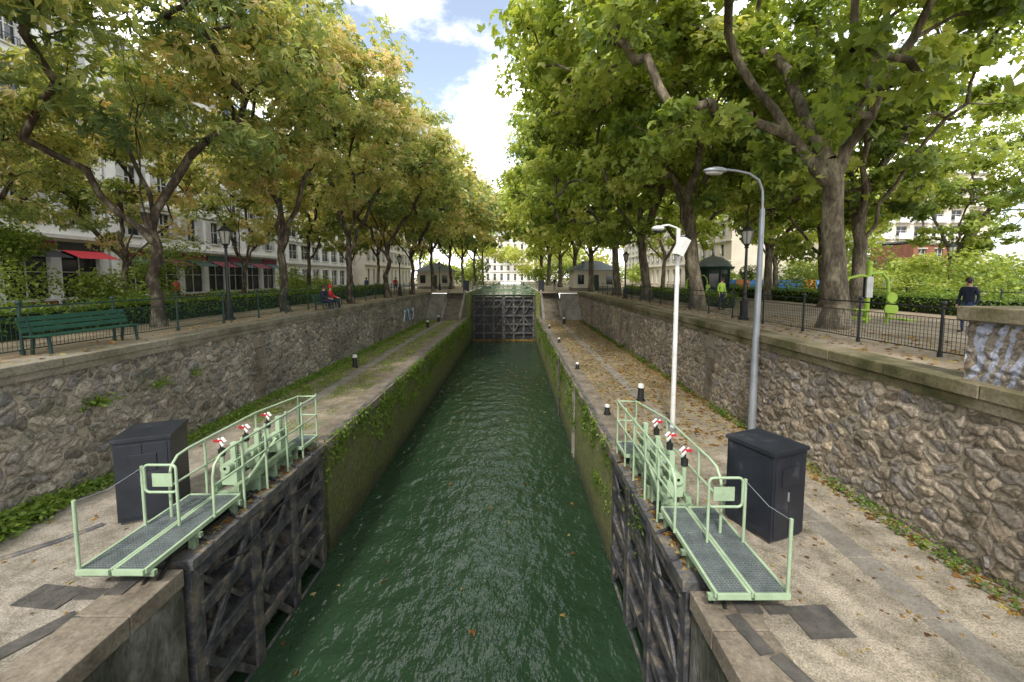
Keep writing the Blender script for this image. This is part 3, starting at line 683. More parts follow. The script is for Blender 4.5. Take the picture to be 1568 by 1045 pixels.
def lamp_mast():
    mb=MB(); x,y=7.0,12.0
    mb.b2((x-.16,y-.16,0),(x+.16,y+.16,.04),M_galv); mb.tube([(x,y,.04),(x,y,3),(x+.02,y,6.5)],[.11,.09,.065],M_galv,12)
    mb.tube([(x+.02,y,6.5),(x,y,7.0),(x-.12,y,7.3),(x-.4,y,7.48),(x-.8,y,7.56),(x-1.1,y,7.58)],.035,M_galv,8)
    mb.sph((x-1.35,y,7.56),.34,M_galv,16,8,(1,.5,.28)); mb.sph((x-1.38,y,7.5),.26,M_lant,12,6,(1,.5,.28))
    mb.obj('street_light')
lamp_mast()
def lantern(x,y,h=4.0):
    mb=MB(); z=ZU
    for (z0,z1,r) in ((0,.12,.22),(.12,.7,.15),(.7,.8,.18)): mb.tube([(x,y,z+z0),(x,y,z+z1)],r,M_black,10)
    mb.tube([(x,y,z+.8),(x,y,z+1.1),(x,y,z+h-1.0)],[.1,.07,.05],M_black,10)
    mb.sph((x,y,z+h-1.0),.09,M_black,10,6,(1,1,.6))
    mb.tube([(x,y,z+h-1.0),(x,y,z+h-.85)],[.04,.13],M_black,6)
    mb.tube([(x,y,z+h-.85),(x,y,z+h-.35)],[.14,.24],M_lant,6)
    for k in range(6):
        a=2*math.pi*k/6; mb.tube([(x+.145*math.cos(a),y+.145*math.sin(a),z+h-.85),(x+.245*math.cos(a),y+.245*math.sin(a),z+h-.35)],.014,M_black,4)
    mb.tube([(x,y,z+h-.35),(x,y,z+h-.3)],.28,M_black,6); mb.tube([(x,y,z+h-.3),(x,y,z+h-.12)],[.24,.08],M_black,6); mb.sph((x,y,z+h-.05),.06,M_black,8,6)
    mb.obj('street_lamp')
for x,y in [(-11.9,17.4),(9.6,17.4),(9.3,35),(-10.9,40),(27,26),(9.0,55),(-10.3,58)]: lantern(x,y)
def bollard(x,y,z=0,h=.62,r=.12):
    mb=MB(); mb.tube([(x,y,z),(x,y,z+.06)],r*1.35,M_black,14); mb.tube([(x,y,z+.06),(x,y,z+h*.75)],[r*1.05,r*.85],M_black,14)
    mb.tube([(x,y,z+h*.75),(x,y,z+h*.82)],r*1.1,M_black,14); mb.tube([(x,y,z+h*.82),(x,y,z+h)],[r,r*.95],M_white,14); mb.sph((x,y,z+h),r*.95,M_white,14,6,(1,1,.35))
    mb.obj('mooring_bollard')
for x,y in [(-8.1,21),(-7.9,38),(-7.8,43),(4.7,15.2),(4.9,41)]: bollard(x,y)
for x,y in [(3.15,20.5),(3.15,29),(3.15,37),(3.1,13.6)]: bollard(x,y,0.02,.32,.09)
mb=MB()
mb.b2((XR-.05,17.5,-3.6),(XR-.0,17.62,0.0),M_slab); mb.b2((XR-.05,17.95,-3.6),(XR,18.07,0),M_slab)
mb.obj('stop_log_guide')
mb=MB()
for dx in (0,.4): mb.tube([(XR-.08,23+dx,-3.4),(XR-.08,23+dx,.1)],.02,M_steel,6)
for k in range(12): mb.tube([(XR-.08,23,-3.2+k*.28),(XR-.08,23.4,-3.2+k*.28)],.015,M_steel,6)
mb.obj('wall_ladder')

# ------------------------------------------------------------ fences
def fence(name,x,y0,y1,mat,z=ZU,h=1.1):
    mb=MB(); n=int((y1-y0)/2.2); ys=np.linspace(y0,y1,n+1)
    for y in ys:
        mb.tube([(x,y,z),(x,y,z+h+.06)],.03,mat,8); mb.sph((x,y,z+h+.1),.055,mat,10,6)
        mb.tube([(x,y,z),(x,y,z+.1)],.05,mat,8)
    for zz,rr in ((h,.022),(.86,.012),(.12,.014)): mb.tube([(x,y0,z+zz),(x,y1,z+zz)],rr,mat,6)
    y=y0+.1
    while y<y1: mb.box((x,y,z+.49),(.007,.007,.74),mat); y+=.09
    k=.2
    while k<.85: mb.box((x,(y0+y1)/2,z+k),(.006,y1-y0,.006),mat); k+=.09
    mb.obj(name)
fence('left_railing',-11.2,5,47,M_dgreen)
fence('right_railing',9.5,7.0,47,M_black)
fence('street_railing',22,12,60,M_dgreen)
def bench(x,y,L_=2.2,mat=M_bench):
    mb=MB(); z=ZU
    for yy in (y-L_/2+.2,y+L_/2-.2):
        mb.beam((x-.22,yy,z),(x-.18,yy,z+.42),.05,.06,M_dgreen); mb.beam((x+.22,yy,z),(x+.18,yy,z+.42),.05,.06,M_dgreen)
        mb.b2((x-.22,yy-.03,z+.38),(x+.22,yy+.03,z+.42),M_dgreen); mb.beam((x-.2,yy,z+.4),(x-.32,yy,z+.88),.05,.05,M_dgreen)
    for k in range(4): mb.b2((x-.2+k*.11,y-L_/2,z+.42),(x-.11+k*.11,y+L_/2,z+.45),mat)
    for k in range(3):
        Mx=Matrix.Rotation(R(-14),3,'Y'); mb.box((x-.235-k*.035,y,z+.56+k*.13),(.025,L_,.11),mat,M=Mx)
    mb.obj('park_bench',bevel=.008)
bench(-10.85,10.6,2.6); bench(-10.0,22.2,1.9)

# ------------------------------------------------------------ people
def person(name,joints,bones,origin,rz,mats=None):
    names=list(joints); idx={n:i for i,n in enumerate(names)}
    me=bpy.data.meshes.new(name); me.from_pydata([joints[n][0] for n in names],[(idx[a],idx[b]) for a,b,_ in bones],[])
    o=bpy.data.objects.new(name+'_tmp',me); COL.objects.link(o)
    md=o.modifiers.new('s','SKIN'); 
    for i,n in enumerate(names):
        r=joints[n][1]; r=(r,r) if not hasattr(r,'__len__') else r
        me.skin_vertices[0].data[i].radius=r; me.skin_vertices[0].data[i].use_root=(n=='pelvis')
    md.use_smooth_shade=True
    o.modifiers.new('ss','SUBSURF').levels=1
    dg=bpy.context.evaluated_depsgraph_get(); me2=bpy.data.meshes.new_from_object(o.evaluated_get(dg))
    bpy.data.objects.remove(o)
    cl=['skin','top','legs','shoe','hair']; ml=mats
    me2.materials.clear()
    for c in cl: me2.materials.append(ml[c])
    segs=[(Vector(joints[a][0]),Vector(joints[b][0]),c) for a,b,c in bones]
    for p in me2.polygons:
        best=9;bc='top'
        for a,b,c in segs:
            d=b-a; t=max(0,min(1,(p.center-a).dot(d)/max(1e-9,d.length_squared))); q=(p.center-a-d*t).length
            if q<best: best=q;bc=c
        p.material_index=cl.index(bc); p.use_smooth=True
    me2.name=name
    ob=bpy.data.objects.new(name,me2); COL.objects.link(ob); ob.location=origin; ob.rotation_euler=(0,0,rz)
    hd=Vector(joints['head'][0])
    mb=MB(); mb.sph(hd+Vector((0,-.018,.03)),.112,ml['hair'],14,10,(.86,1.0,1.05))
    h=mb.obj('hair_cap',parent=ob)
    mb=MB(); f=hd+Vector((0,.1,-.02))
    mb.sph(f+Vector((0,.0,-.01)),.018,ml['skin'],8,6,(.8,1.2,1.4)); 
    for s in (-1,1): mb.sph(f+Vector((s*.033,-.012,.025)),.011,M_black,8,6); mb.sph(hd+Vector((s*.085,.0,-.02)),.025,ml['skin'],8,6,(.4,.8,1.2))
    mb.sph(f+Vector((0,-.008,-.055)),.02,M_redp,8,6,(1.2,.4,.35)); mb.obj('face',parent=ob)
    return ob
def figure(name,origin,rz,pose,mats):
    J={};B=[]
    pz=.56 if pose=='sit' else .95
    J['pelvis']=((0,0,pz),(.15,.12)); lean=.05 if pose=='sit' else .02
    J['waist']=((0,lean*.4,pz+.16),(.13,.1)); J['chest']=((0,lean,pz+.38),(.165,.115)); J['neck0']=((0,lean,pz+.52),(.07,.07))
    J['neck']=((0,lean+.01,pz+.58),(.05,.05)); J['head']=((0,lean+.03,pz+.69),(.08,.092)); J['crown']=((0,lean+.03,pz+.77),(.065,.075))
    B+=[('pelvis','waist','top'),('waist','chest','top'),('chest','neck0','top'),('neck0','neck','skin'),('neck','head','skin'),('head','crown','skin')]
    for s,n in ((-1,'l'),(1,'r')):
        J['sh'+n]=((s*.18,lean,pz+.47),(.062,.062)); B.append(('chest','sh'+n,'top'))
        if pose=='sit': el=(s*.25,lean+.1,pz+.22); wr=(s*.12,lean+.34,pz+.13); hd=Vector((-s*.3,.9,-.25)); 
        elif pose=='walk': el=(s*.26,lean-.12*s,pz+.2); wr=(s*.25,lean+.02-.2*s+.06,pz-.03); hd=Vector((0,.25,-1))
        else: el=(s*.25,lean-.02,pz+.18); wr=(s*.24,lean+.08,pz-.06); hd=Vector((0,.15,-1))
        hd.normalize(); w=Vector(wr)
        J['el'+n]=(el,.045); J['wr'+n]=(wr,.028); J['pa'+n]=(tuple(w+hd*.07),(.04,.018))
        B+=[('sh'+n,'el'+n,'top'),('el'+n,'wr'+n,'top'),('wr'+n,'pa'+n,'skin')]
        sd=Vector((0,1,0)) if pose!='sit' else Vector((1,0,0)); bend=Vector((-s*.3,0,0)) if pose!='sit' else Vector((0,0,-.5))
        for k,fl in enumerate((.065,.075,.07,.055)):
            a=w+hd*.095+sd*(.027-.018*k); b=a+hd*fl*.55; c=b+(hd+bend)*fl*.5
            for q,pt in enumerate((a,b,c)): J[f'f{n}{k}{q}']=(tuple(pt),.0085)
            B+=[('pa'+n,f'f{n}{k}0','skin'),(f'f{n}{k}0',f'f{n}{k}1','skin'),(f'f{n}{k}1',f'f{n}{k}2','skin')]
        a=w+hd*.04+sd*.04; b=a+hd*.035+sd*.015
        J[f't{n}0']=(tuple(a),.011); J[f't{n}1']=(tuple(b),.009); B+=[('pa'+n,f't{n}0','skin'),(f't{n}0',f't{n}1','skin')]
        if pose=='sit': hip=(s*.095,.02,pz-.02); kn=(s*.11,.46,.53); an=(s*.11,.5,.09)
        elif pose=='walk': hip=(s*.095,0,pz-.06); kn=(s*.1,.12*s+.05,.5); an=(s*.1,.27*s,.1)
        else: hip=(s*.095,0,pz-.06); kn=(s*.11,.03,.5); an=(s*.12,0,.09)
        J['hp'+n]=(hip,.095); J['kn'+n]=(kn,.058); J['an'+n]=(an,.038); J['to'+n]=((an[0]+s*.02,an[1]+.17,.035),(.038,.03)); J['he'+n]=((an[0],an[1]-.03,.04),.035)
        B+=[('pelvis','hp'+n,'legs'),('hp'+n,'kn'+n,'legs'),('kn'+n,'an'+n,'legs'),('an'+n,'he'+n,'shoe'),('he'+n,'to'+n,'shoe')]
    return person(name,J,B,origin,rz,mats=mats)
def mset(top,legs,hair=M_hair): return dict(skin=M_skin,top=top,legs=legs,shoe=M_shoe,hair=hair)
try:
    figure('seated_person_in_red',(-9.95,22.5,ZU),R(-80),'sit',mset(M_red,M_navy,M_red))
    figure('seated_person',(-9.95,21.75,ZU),R(-100),'sit',mset(M_navy,M_navy))
    figure('pedestrian',(14.6,13.4,ZU),R(100),'stand',mset(M_navy,M_jean))
    figure('pedestrian',(-15.5,44,ZU),R(170),'walk',mset(M_jean,M_navy))
    figure('pedestrian',(-13.6,48,ZU),R(10),'walk',mset(M_red,M_navy))
    figure('pedestrian',(-21,26,ZU+.004),R(10),'walk',mset(M_redp,M_navy))
    figure('pedestrian',(5.8,60,ZU),R(180),'walk',mset(M_navy,M_jean))
    figure('pedestrian_in_vest',(11.3,22.8,ZU),R(200),'stand',mset(M_lime,M_navy))
except Exception as ex:
    print('PERSON FAIL',ex)

# ------------------------------------------------------------ buildings
def building(name,o,u,n,W,D,floors,bay,wallm,trimm,shut=True,roof='mansard',ww=1.1,glassm=M_glass,balc=False,shop=None):
    e=empty(name); o=Vector(o);u=Vector(u);n=Vector(n);Z=Vector((0,0,1))
    P=lambda s,z,d=0:o+u*s+Z*z+n*d
    wl=MB();gl=MB();tm=MB();sh=MB()
    def bx(mb,s0,s1,z0,z1,d0,d1,mat):
        vs=[P(s,z,d) for d in (d0,d1) for (s,z) in ((s0,z0),(s1,z0),(s1,z1),(s0,z1))]
        mb.add(vs,[(0,1,2,3),(7,6,5,4),(0,4,5,1),(1,5,6,2),(2,6,7,3),(3,7,4,0)],mat)
    z=0; nb=int(W/bay); m0=(W-nb*bay)/2; H=sum(f[0] for f in floors)
    for fi,(fh,sill,wh) in enumerate(floors):
        wd=ww if not(fi==0 and shop) else bay*.8
        q=lambda s0,s1,z0,z1: wl.add([P(s0,z0),P(s1,z0),P(s1,z1),P(s0,z1)],[(0,1,2,3)],wallm)
        q(0,W,z,z+sill); q(0,W,z+sill+wh,z+fh)
        cur=0
        for j in range(nb):
            c=m0+bay*(j+.5); a,b=c-wd/2,c+wd/2; z0,z1=z+sill,z+sill+wh
            q(cur,a,z0,z1); cur=b
            dp=-.22
            for pts in ((P(a,z0),P(a,z0,dp),P(a,z1,dp),P(a,z1)),(P(b,z0),P(b,z1),P(b,z1,dp),P(b,z0,dp)),(P(a,z0),P(b,z0),P(b,z0,dp),P(a,z0,dp)),(P(a,z1),P(a,z1,dp),P(b,z1,dp),P(b,z1))): wl.add(pts,[(0,1,2,3)],wallm)
            gl.add([P(a,z0,dp),P(b,z0,dp),P(b,z1,dp),P(a,z1,dp)],[(0,1,2,3)],glassm)
            for s_ in (a+.03,c,b-.03): bx(tm,s_-.03,s_+.03,z0,z1,dp+.005,dp+.05,M_white)
            for zz in (z0+.03,z0+wh*.55,z1-.03): bx(tm,a+.06,b-.06,zz-.025,zz+.025,dp+.006,dp+.045,M_white)
            bx(tm,a-.1,b+.1,z0-.1,z0,.0,.12,trimm)
            if fi>0:
                bx(tm,a-.12,b+.12,z1+.002,z1+.14,.0,.07,trimm)
                if shut and random.random()<.85:
                    for s0,s1 in ((a-.58,a-.02),(b+.02,b+.58)):
                        bx(sh,s0,s1,z0+.02,z1-.02,.003,.045,M_shut)
                        for k in range(12): zz=z0+.1+k*(wh-.2)/12; bx(sh,s0+.05,s1-.05,zz,zz+.03,.045,.056,M_shut)
                for k in range(9): s_=a+(b-a)*k/8; bx(tm,s_-.01,s_+.01,z0,z0+.45,.02,.04,M_black)
                bx(tm,a,b,z0+.45,z0+.49,.01,.05,M_black)
            elif shop:
                bx(tm,a-.15,b+.15,z0-.3,z0-.11,.0,.1,shop[j%len(shop)]); bx(tm,a-.2,b+.2,z1+.0,z1+.5,.01,.14,shop[j%len(shop)])
                tm.add([P(a-.1,z1,.14),P(b+.1,z1,.14),P(b+.1,z1-.5,1.3),P(a-.1,z1-.5,1.3)],[(0,1,2,3)],shop[(j+1)%len(shop)])
            if balc and fi>0:
                bx(tm,a-.3,b+.3,z+.0,z+.14,0,1.0,trimm); bx(tm,a-.3,b+.3,z+.14,z+1.1,.95,1.0,trimm)
        q(cur,W,z+sill,z+sill+wh)
        bx(tm,0,W,z+fh-.12,z+fh+.1,.002,.16 if fi else .3,trimm)
        z+=fh
    bx(tm,-.1,W+.1,H+.1,H+.45,-.3,.5,trimm)
    wl.add([P(0,0,-D),P(W,0,-D),P(W,H,-D),P(0,H,-D)],[(0,1,2,3)],wallm)
    for s in (0,W): wl.add([P(s,0),P(s,0,-D),P(s,H,-D),P(s,H)],[(0,1,2,3)],wallm)
    rf=MB(); i=1.6 if roof=='mansard' else 0.0; rh=3.0 if roof=='mansard' else .5
    vs=[P(0,H+.3,0),P(W,H+.3,0),P(W,H+.3,-D),P(0,H+.3,-D),P(0,H+rh,-i),P(W,H+rh,-i),P(W,H+rh,-D+i),P(0,H+rh,-D+i)]
    rf.add(vs,[(0,1,5,4),(1,2,6,5),(2,3,7,6),(3,0,4,7),(4,5,6,7)],M_zinc)
    if roof=='mansard':
        for j in range(nb):
            c=m0+bay*(j+.5); bx(rf,c-.6,c+.6,H+.7,H+2.4,-1.4,-.2,M_trim); bx(rf,c-.4,c+.4,H+.9,H+2.2,-.199,-.16,M_glass)
    wl.obj('walls',parent=e,fix=False); gl.obj('windows',parent=e,fix=False); tm.obj('trim',parent=e); rf.obj('roof',parent=e)
    if sh.v: sh.obj('shutters',parent=e)
FL=[(4.2,.5,2.9)]+[(3.1,.75,1.95)]*5
XB=-27
building('apartment_building',(XB,10,ZU),(0,1,0),(1,0,0),18,11,FL,2.9,M_wallw,M_trim,shop=[M_redp,M_awn,M_black])
building('apartment_building',(XB,28.2,ZU),(0,1,0),(1,0,0),20,11,[(4.0,.5,2.7)]+[(3.0,.75,1.9)]*4,2.7,M_wallw,M_trim,shop=[M_awn,M_dgreen])
building('modern_apartment_building',(XB-1,49,ZU),(0,1,0),(1,0,0),24,12,[(3.6,.5,2.4)]+[(2.8,.5,1.9)]*5,3.0,M_wallw,M_white,shut=False,roof='flat',ww=2.1)
building('apartment_building',(XB,76,ZU),(0,1,0),(1,0,0),34,12,FL,3.0,M_wallc,M_trim)
building('apartment_building',(XB,-10,ZU),(0,1,0),(1,0,0),19.8,11,FL,2.9,M_wallw,M_trim)
building('distant_apartment_building',(60,80,ZU),(1,0,0),(0,-1,0),30,12,[(3,.6,1.8)]*7,3.4,M_wallc,M_white,shut=False,roof='flat',ww=2.0,balc=True)
building('distant_apartment_building',(-16,185,ZU),(1,0,0),(0,-1,0),36,12,FL,3.0,M_wallw,M_trim,shut=False)
building('brick_building',(55,58,ZU),(1,0,0),(0,-1,0),7,7,[(3.2,.9,1.6)]*2,2.3,M_brick,M_trim,shut=False,roof='flat')
building('apartment_building',(32,62,ZU),(0,1,0),(-1,0,0),60,12,FL,3.2,M_wallc,M_trim)
def lockhouse(cx,cy,w,d):
    e=empty('lock_keeper_house'); mb=MB(); h=2.7; z=ZU
    mb.b2((cx-w/2,cy-d/2,z),(cx+w/2,cy+d/2,z+h),M_wallc); mb.b2((cx-w/2-.04,cy-d/2-.04,z),(cx+w/2+.04,cy+d/2+.04,z+.4),M_slab)
    mb.obj('walls',parent=e)
    mb=MB(); o=.5
    mb.add([(cx-w/2-o,cy-d/2-o,z+h),(cx+w/2+o,cy-d/2-o,z+h),(cx+w/2+o,cy+d/2+o,z+h),(cx-w/2-o,cy+d/2+o,z+h),(cx-w/6,cy,z+h+1.3),(cx+w/6,cy,z+h+1.3)],[(0,1,5,4),(1,2,5),(2,3,4,5),(3,0,4),(0,1,2,3)],M_zinc); mb.obj('roof',parent=e)
    mb=MB()
    for x in (cx-w/3,cx+w/3): mb.b2((x-.4,cy-d/2-.06,z+.9),(x+.4,cy-d/2-.005,z+2.1),M_glass); mb.b2((x-.48,cy-d/2-.09,z+.82),(x+.48,cy-d/2-.062,z+.9),M_trim)
    mb.b2((cx-.45,cy-d/2-.06,z+.02),(cx+.45,cy-d/2-.045,z+2.1),M_dgreen); mb.obj('windows_and_door',parent=e)
lockhouse(10.6,57,5.6,4.5); lockhouse(-12.2,66,5,4.5)

mb=MB(); x,y=18.5,39; z=ZU
mb.tube([(x,y,z),(x,y,z+.25)],1.55,M_slab,8); mb.tube([(x,y,z+.25),(x,y,z+2.5)],1.4,M_dgreen,8)
for k in range(8):
    a=math.pi*2*k/8; mb.tube([(x+1.42*math.cos(a),y+1.42*math.sin(a),z+.25),(x+1.42*math.cos(a),y+1.42*math.sin(a),z+2.5)],.06,M_black,6)
    a+=math.pi/8; mb.box((x+1.32*math.cos(a),y+1.32*math.sin(a),z+1.5),(.04,.75,1.2),M_glass,rz=a)
mb.tube([(x,y,z+2.5),(x,y,z+2.75)],[1.8,1.9],M_dgreen,8); mb.tube([(x,y,z+2.75),(x,y,z+3.2),(x,y,z+3.55),(x,y,z+3.75)],[1.6,1.3,.8,.2],M_zinc,16); mb.tube([(x,y,z+3.7),(x,y,z+4.1)],[.08,.02],M_zinc,8)
mb.obj('kiosk')
def fitness(x,y,s=1):
    mb=MB(); z=ZU; t=.055
    mb.tube([(x,y,z),(x,y,z+2.3*s)],t*1.6,M_lime,12); mb.sph((x,y,z+2.3*s),.12,M_lime,10,6)
    mb.b2((x-.12,y-.1,z+1.0),(x+.12,y-.04,z+1.8),M_white); mb.b2((x-.16,y-.04,z+.95),(x+.16,y+.04,z+1.85),M_black)
    mb.tube([(x-.95,y,z),(x-.95,y,z+1.5),(x-.75,y,z+1.75),(x-.3,y,z+1.85),(x,y,z+1.8)],t,M_lime,10)
    mb.tube([(x,y,z+1.9),(x+.5,y,z+1.95),(x+.72,y,z+1.7),(x+.8,y,z+1.3)],t,M_lime,10)
    for zz,rr in ((.55,.26),(1.0,.2)):
        mb.tube([(x+.8,y-.2,z+zz),(x+.8,y-.14,z+zz)],rr,M_lime,18); mb.tube([(x+.8,y-.14,z+zz),(x+.8,y,z+zz)],.06,M_black,8)
    mb.tube([(x+.8,y,z),(x+.8,y,z+1.35)],t,M_lime,10)
    mb.tube([(x-.95,y,z+.9),(x-1.3,y-.35,z+.85)],t*.8,M_lime,8); mb.tube([(x-1.3,y-.35,z+.85),(x-1.3,y-.35,z+1.25)],t*.6,M_lime,8)
    for (a,b) in (((x-.95,z+.25),(x-.4,z+.2)),((x+.8,z+.2),(x+1.35,z+.15))): mb.tube([(a[0],y,a[1]),(b[0],y-.3,b[1])],t*.8,M_lime,8); mb.b2((b[0]-.18,y-.5,b[1]-.03),(b[0]+.18,y-.15,b[1]+.03),M_lime)
    mb.b2((x-.7,y-.35,z+.5),(x-.3,y-.05,z+.56),M_lime); mb.tube([(x,y,z+.45),(x-.5,y-.2,z+.5)],t*.8,M_lime,8)
    mb.obj('outdoor_fitness_machine')
fitness(13.7,16.2); fitness(15.8,36,.8)
mb=MB()
for i in range(14):
    c=[M_blue,M_blue,M_orange,M_blue,M_white][i%5]; mb.b2((22+i*1.5,47,ZU+.2),(23.4+i*1.5,47.06,ZU+1.5),c); mb.tube([(22+i*1.5-.05,47,ZU),(22+i*1.5-.05,47,ZU+1.7)],.04,M_galv,6)
mb.obj('playground_fence')
mb=MB(); mb.quad((-24,-60,ZU+.004),(-19.5,-60,ZU+.004),(-19.5,170,ZU+.004),(-24,170,ZU+.004),M_asph); mb.obj('road',fix=False)
mb=MB(); mb.b2((-27,-60,ZU-.1),(-24,170,ZU+.13),M_pave); mb.obj('pavement')

# ------------------------------------------------------------ hedges & plants
def hedge(name,x0,x1,y0,y1,h,n,pal=PH,bias=.5,ls=.11):
    P_=np.stack([rng.uniform(x0-.12,x1+.12,n),rng.uniform(y0,y1,n),ZU+h*(.03+.97*rng.random(n)**.7)+rng.normal(size=n)*.05],1)
    P_[:,2]+=(.12*np.sin(P_[:,1]*1.3)+.08*np.sin(P_[:,1]*3.1+1))*(P_[:,2]-ZU)/h
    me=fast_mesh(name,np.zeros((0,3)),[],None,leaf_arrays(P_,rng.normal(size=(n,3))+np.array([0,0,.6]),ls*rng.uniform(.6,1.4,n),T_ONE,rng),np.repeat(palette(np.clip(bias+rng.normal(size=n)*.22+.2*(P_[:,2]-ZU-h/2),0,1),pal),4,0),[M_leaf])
    o=bpy.data.objects.new(name,me); COL.objects.link(o)
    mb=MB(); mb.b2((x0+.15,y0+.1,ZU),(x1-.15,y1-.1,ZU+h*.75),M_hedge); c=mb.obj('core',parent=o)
hedge('hedge',-14.9,-13.9,9,46,.95,22000,bias=.6)
hedge('hedge',12.0,12.9,24,46,.8,14000,bias=.6)
hedge('hedge',20.2,21.4,12,44,1.0,14000,bias=.65)
def blobrow(name,cx,cy,n,rad,tot,ls,pal=PG,b=.5,spread=(4,4,.6),z=ZU+.8):
    cs=[(cx+rng.normal()*spread[0],cy+rng.normal()*spread[1],z+abs(rng.normal())*spread[2]) for _ in range(n)]
    leafcloud(name,cs,[rad*rng.uniform(.6,1.3) for _ in range(n)],tot,ls,pal,b)
blobrow('shrubs',27,28,16,1.4,12000,.2,spread=(3,6,.8),b=.35)
blobrow('shrubs',36,34,16,2.0,10000,.28,spread=(5,6,1.2),b=.35)
blobrow('shrubs',-20,17,9,1.3,7000,.16,spread=(.8,3,2.0),z=ZU+1.5,b=.3)
blobrow('shrubs',-18.5,31,10,1.1,7000,.16,spread=(.6,6,.5),b=.3)
def edgeplants(name,fx,y0,y1,nclump,per,ls,drop,seed,side,pal=PH,bias=.55):
    r=np.random.default_rng(seed); yc=r.uniform(y0,y1,nclump); dz=r.random(nclump)**2.2*drop; sz=r.uniform(.12,.42,nclump)
    ci=np.repeat(np.arange(nclump),per); n=len(ci)
    P_=np.stack([fx+side*np.abs(r.normal(size=n))*.05,yc[ci]+r.normal(size=n)*sz[ci],-.08-dz[ci]+r.normal(size=n)*sz[ci]*.5],1); P_[:,2]=np.minimum(P_[:,2],.05)
    Nn=r.normal(size=(n,3))*.5+np.array([side*1.0,0,.4])
    v=np.clip(bias+r.normal(size=nclump)[ci]*.15+r.normal(size=n)*.18,0,1)
    me=fast_mesh(name,np.zeros((0,3)),[],None,leaf_arrays(P_,Nn,ls*r.uniform(.5,1.4,n),T_ONE,r),np.repeat(palette(v,pal),4,0),[M_leaf])
    o=bpy.data.objects.new(name,me); COL.objects.link(o)
edgeplants('wall_ivy',XL,11.4,48,190,80,.1,1.5,1,1,PH,.9)
edgeplants('wall_ivy',XR,11,48,130,75,.085,1.8,2,-1,PH,.7)
edgeplants('wall_ivy',XR-.0,8.1,8.9,6,70,.08,.9,4,-1,PH,.7)
def groundplants(name,x0,x1,y0,y1,nclump,per,ls,hh,seed,zb=0,pal=PH,bias=.6,up=1.0,sp=.2):
    r=np.random.default_rng(seed); cx=r.uniform(x0,x1,nclump); cy=r.uniform(y0,y1,nclump); ci=np.repeat(np.arange(nclump),per); n=len(ci); hk=r.uniform(.4,1.2,nclump)
    P_=np.stack([cx[ci]+r.normal(size=n)*sp*.6,cy[ci]+r.normal(size=n)*sp,zb+.02+hh*hk[ci]*r.random(n)],1); P_[:,0]=np.clip(P_[:,0],x0-.05,x1+.25)
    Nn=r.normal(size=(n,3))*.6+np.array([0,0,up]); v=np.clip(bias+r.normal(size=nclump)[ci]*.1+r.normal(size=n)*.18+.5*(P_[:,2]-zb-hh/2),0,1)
    me=fast_mesh(name,np.zeros((0,3)),[],None,leaf_arrays(P_,Nn,ls*r.uniform(.5,1.4,n),T_ONE,r),np.repeat(palette(v,pal),4,0),[M_leaf])
    o=bpy.data.objects.new(name,me); COL.objects.link(o)
groundplants('nettle_bed',WL+.08,WL+.45,3,8.2,60,120,.1,.3,11,bias=.9)
groundplants('grass_verge',WL+.08,WL+.4,8,46,330,70,.07,.16,12,bias=.8)
groundplants('grass_verge',WL+.5,WL+1.4,13,45,260,70,.05,.03,13,bias=.35,pal=PG)
groundplants('grass_verge',WR-.35,WR-.1,3,46,150,60,.06,.14,14,bias=.5)
groundplants('grass_verge',-7.3,-6.2,12,46,160,60,.045,.02,15,bias=.35,pal=PG)
groundplants('wall_weeds',WL+.07,WL+.11,5,12,9,60,.09,.25,17,zb=1.7,bias=.75,sp=.14)
def litter(name,x0,x1,y0,y1,n,seed,z=.012,ls=.075,pw=1,pal=PL,side=0):
    r=np.random.default_rng(seed); u=r.random(n)
    if side: u=r.random(n)**pw; u=1-u if side>0 else u
    P_=np.stack([x0+(x1-x0)*u,r.uniform(y0,y1,n),np.full(n,z)+r.random(n)*.015],1)
    Nn=r.normal(size=(n,3))*.22+np.array([0,0,1.])
    me=fast_mesh(name,np.zeros((0,3)),[],None,leaf_arrays(P_,Nn,ls*r.uniform(.5,1.5,n),T_PLANE,r),np.repeat(palette(r.random(n),pal),12,0),[M_leaf])
    o=bpy.data.objects.new(name,me); COL.objects.link(o)
litter('fallen_leaves',XR+.7,WR-.05,11,46,5200,21,ls=.10,pw=1.3,side=1)
litter('fallen_leaves',XR+.7,WR-.05,2.5,11,500,22,ls=.05,pw=2.5,side=1)
litter('fallen_leaves',WR-.5,WR-.08,2.5,46,1800,23,ls=.08)
litter('fallen_leaves',WL+.1,XL-.7,4,46,800,24,ls=.05)
litter('fallen_leaves',-11,-9.5,5,46,500,25,z=ZU+.13,ls=.08)
litter('fallen_leaves',7.9,12,7,46,1600,26,z=ZU+.02,ls=.09)
litter('floating_leaves',XL+.1,XR-.1,4,50,130,27,z=ZW+.03,ls=.11)
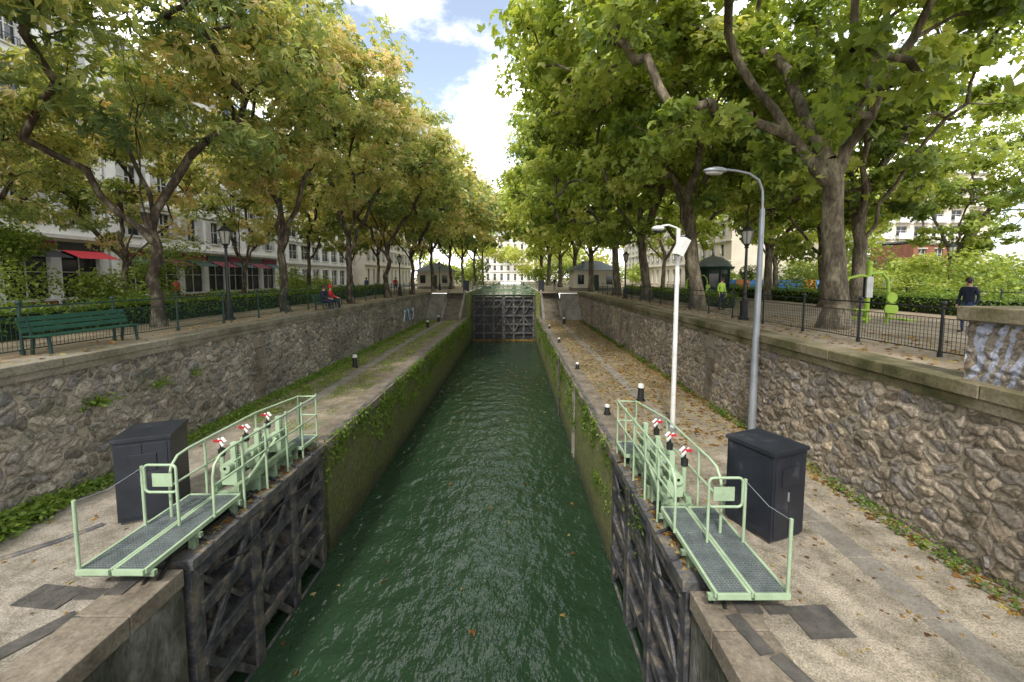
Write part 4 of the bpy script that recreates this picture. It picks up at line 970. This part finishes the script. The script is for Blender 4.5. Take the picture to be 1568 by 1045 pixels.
litter('floating_leaves',XL+.05,XR-.05,50.6,52,700,28,z=ZW+.03,ls=.16)
litter('fallen_leaves',2.6,3.0,6.1,10.4,260,29,z=.09,ls=.07)
litter('fallen_leaves',-5.6,-5.2,6.5,10.8,260,30,z=.09,ls=.07)

# ------------------------------------------------------------ world, sun, camera
SEL,SAZ=R(46),R(194)   # behind the camera, slightly left
wd=bpy.data.worlds.new('World'); scene.world=wd; wd.use_nodes=True; nt=wd.node_tree
bg=nt.nodes['Background']; sky=N(nt,'ShaderNodeTexSky',sky_type='NISHITA'); sky.sun_disc=False; sky.sun_elevation=SEL; sky.sun_rotation=SAZ
tc=N(nt,'ShaderNodeTexCoord'); mp=N(nt,'ShaderNodeMapping'); mp.inputs['Scale'].default_value=(1,1,2.0); mp.inputs['Location'].default_value=(.62,.3,.9); L(nt,tc.outputs['Generated'],mp.inputs[0])
cl=noise(nt,mp.outputs[0],3.2,7,.6)
mask=ramp(nt,[(.40,0.0),(.55,1.0)],cl)
blue=mix(nt,.30,mix(nt,1.0,sky.outputs[0],(2.2,2.1,2.0),'MULTIPLY'),(6.5,6.6,6.8))
c=mix(nt,mask,blue,ramp(nt,[(.40,(10,10.2,10.6)),(.62,(27,27,26.8))],cl))
L(nt,c,bg.inputs[0]); bg.inputs[1].default_value=.15
sun=bpy.data.lights.new('sun','SUN'); sun.energy=4.4; sun.angle=R(6); sun.color=(1,.95,.88)
so=bpy.data.objects.new('sun',sun); COL.objects.link(so)
d=Vector((math.sin(SAZ)*math.cos(SEL),math.cos(SAZ)*math.cos(SEL),math.sin(SEL)))
so.rotation_euler=(-d).to_track_quat('-Z','Y').to_euler(); so.location=d*50
cam=bpy.data.cameras.new('camera'); co=bpy.data.objects.new('camera',cam); COL.objects.link(co)
cam.sensor_width=36; cam.lens=36*640/1568; cam.shift_y=-.030; cam.shift_x=-.002; cam.clip_end=6000; cam.clip_start=.05
co.location=(0,0,CAMZ); co.rotation_euler=(R(90-4.5),0,0)
scene.camera=co
print('done')
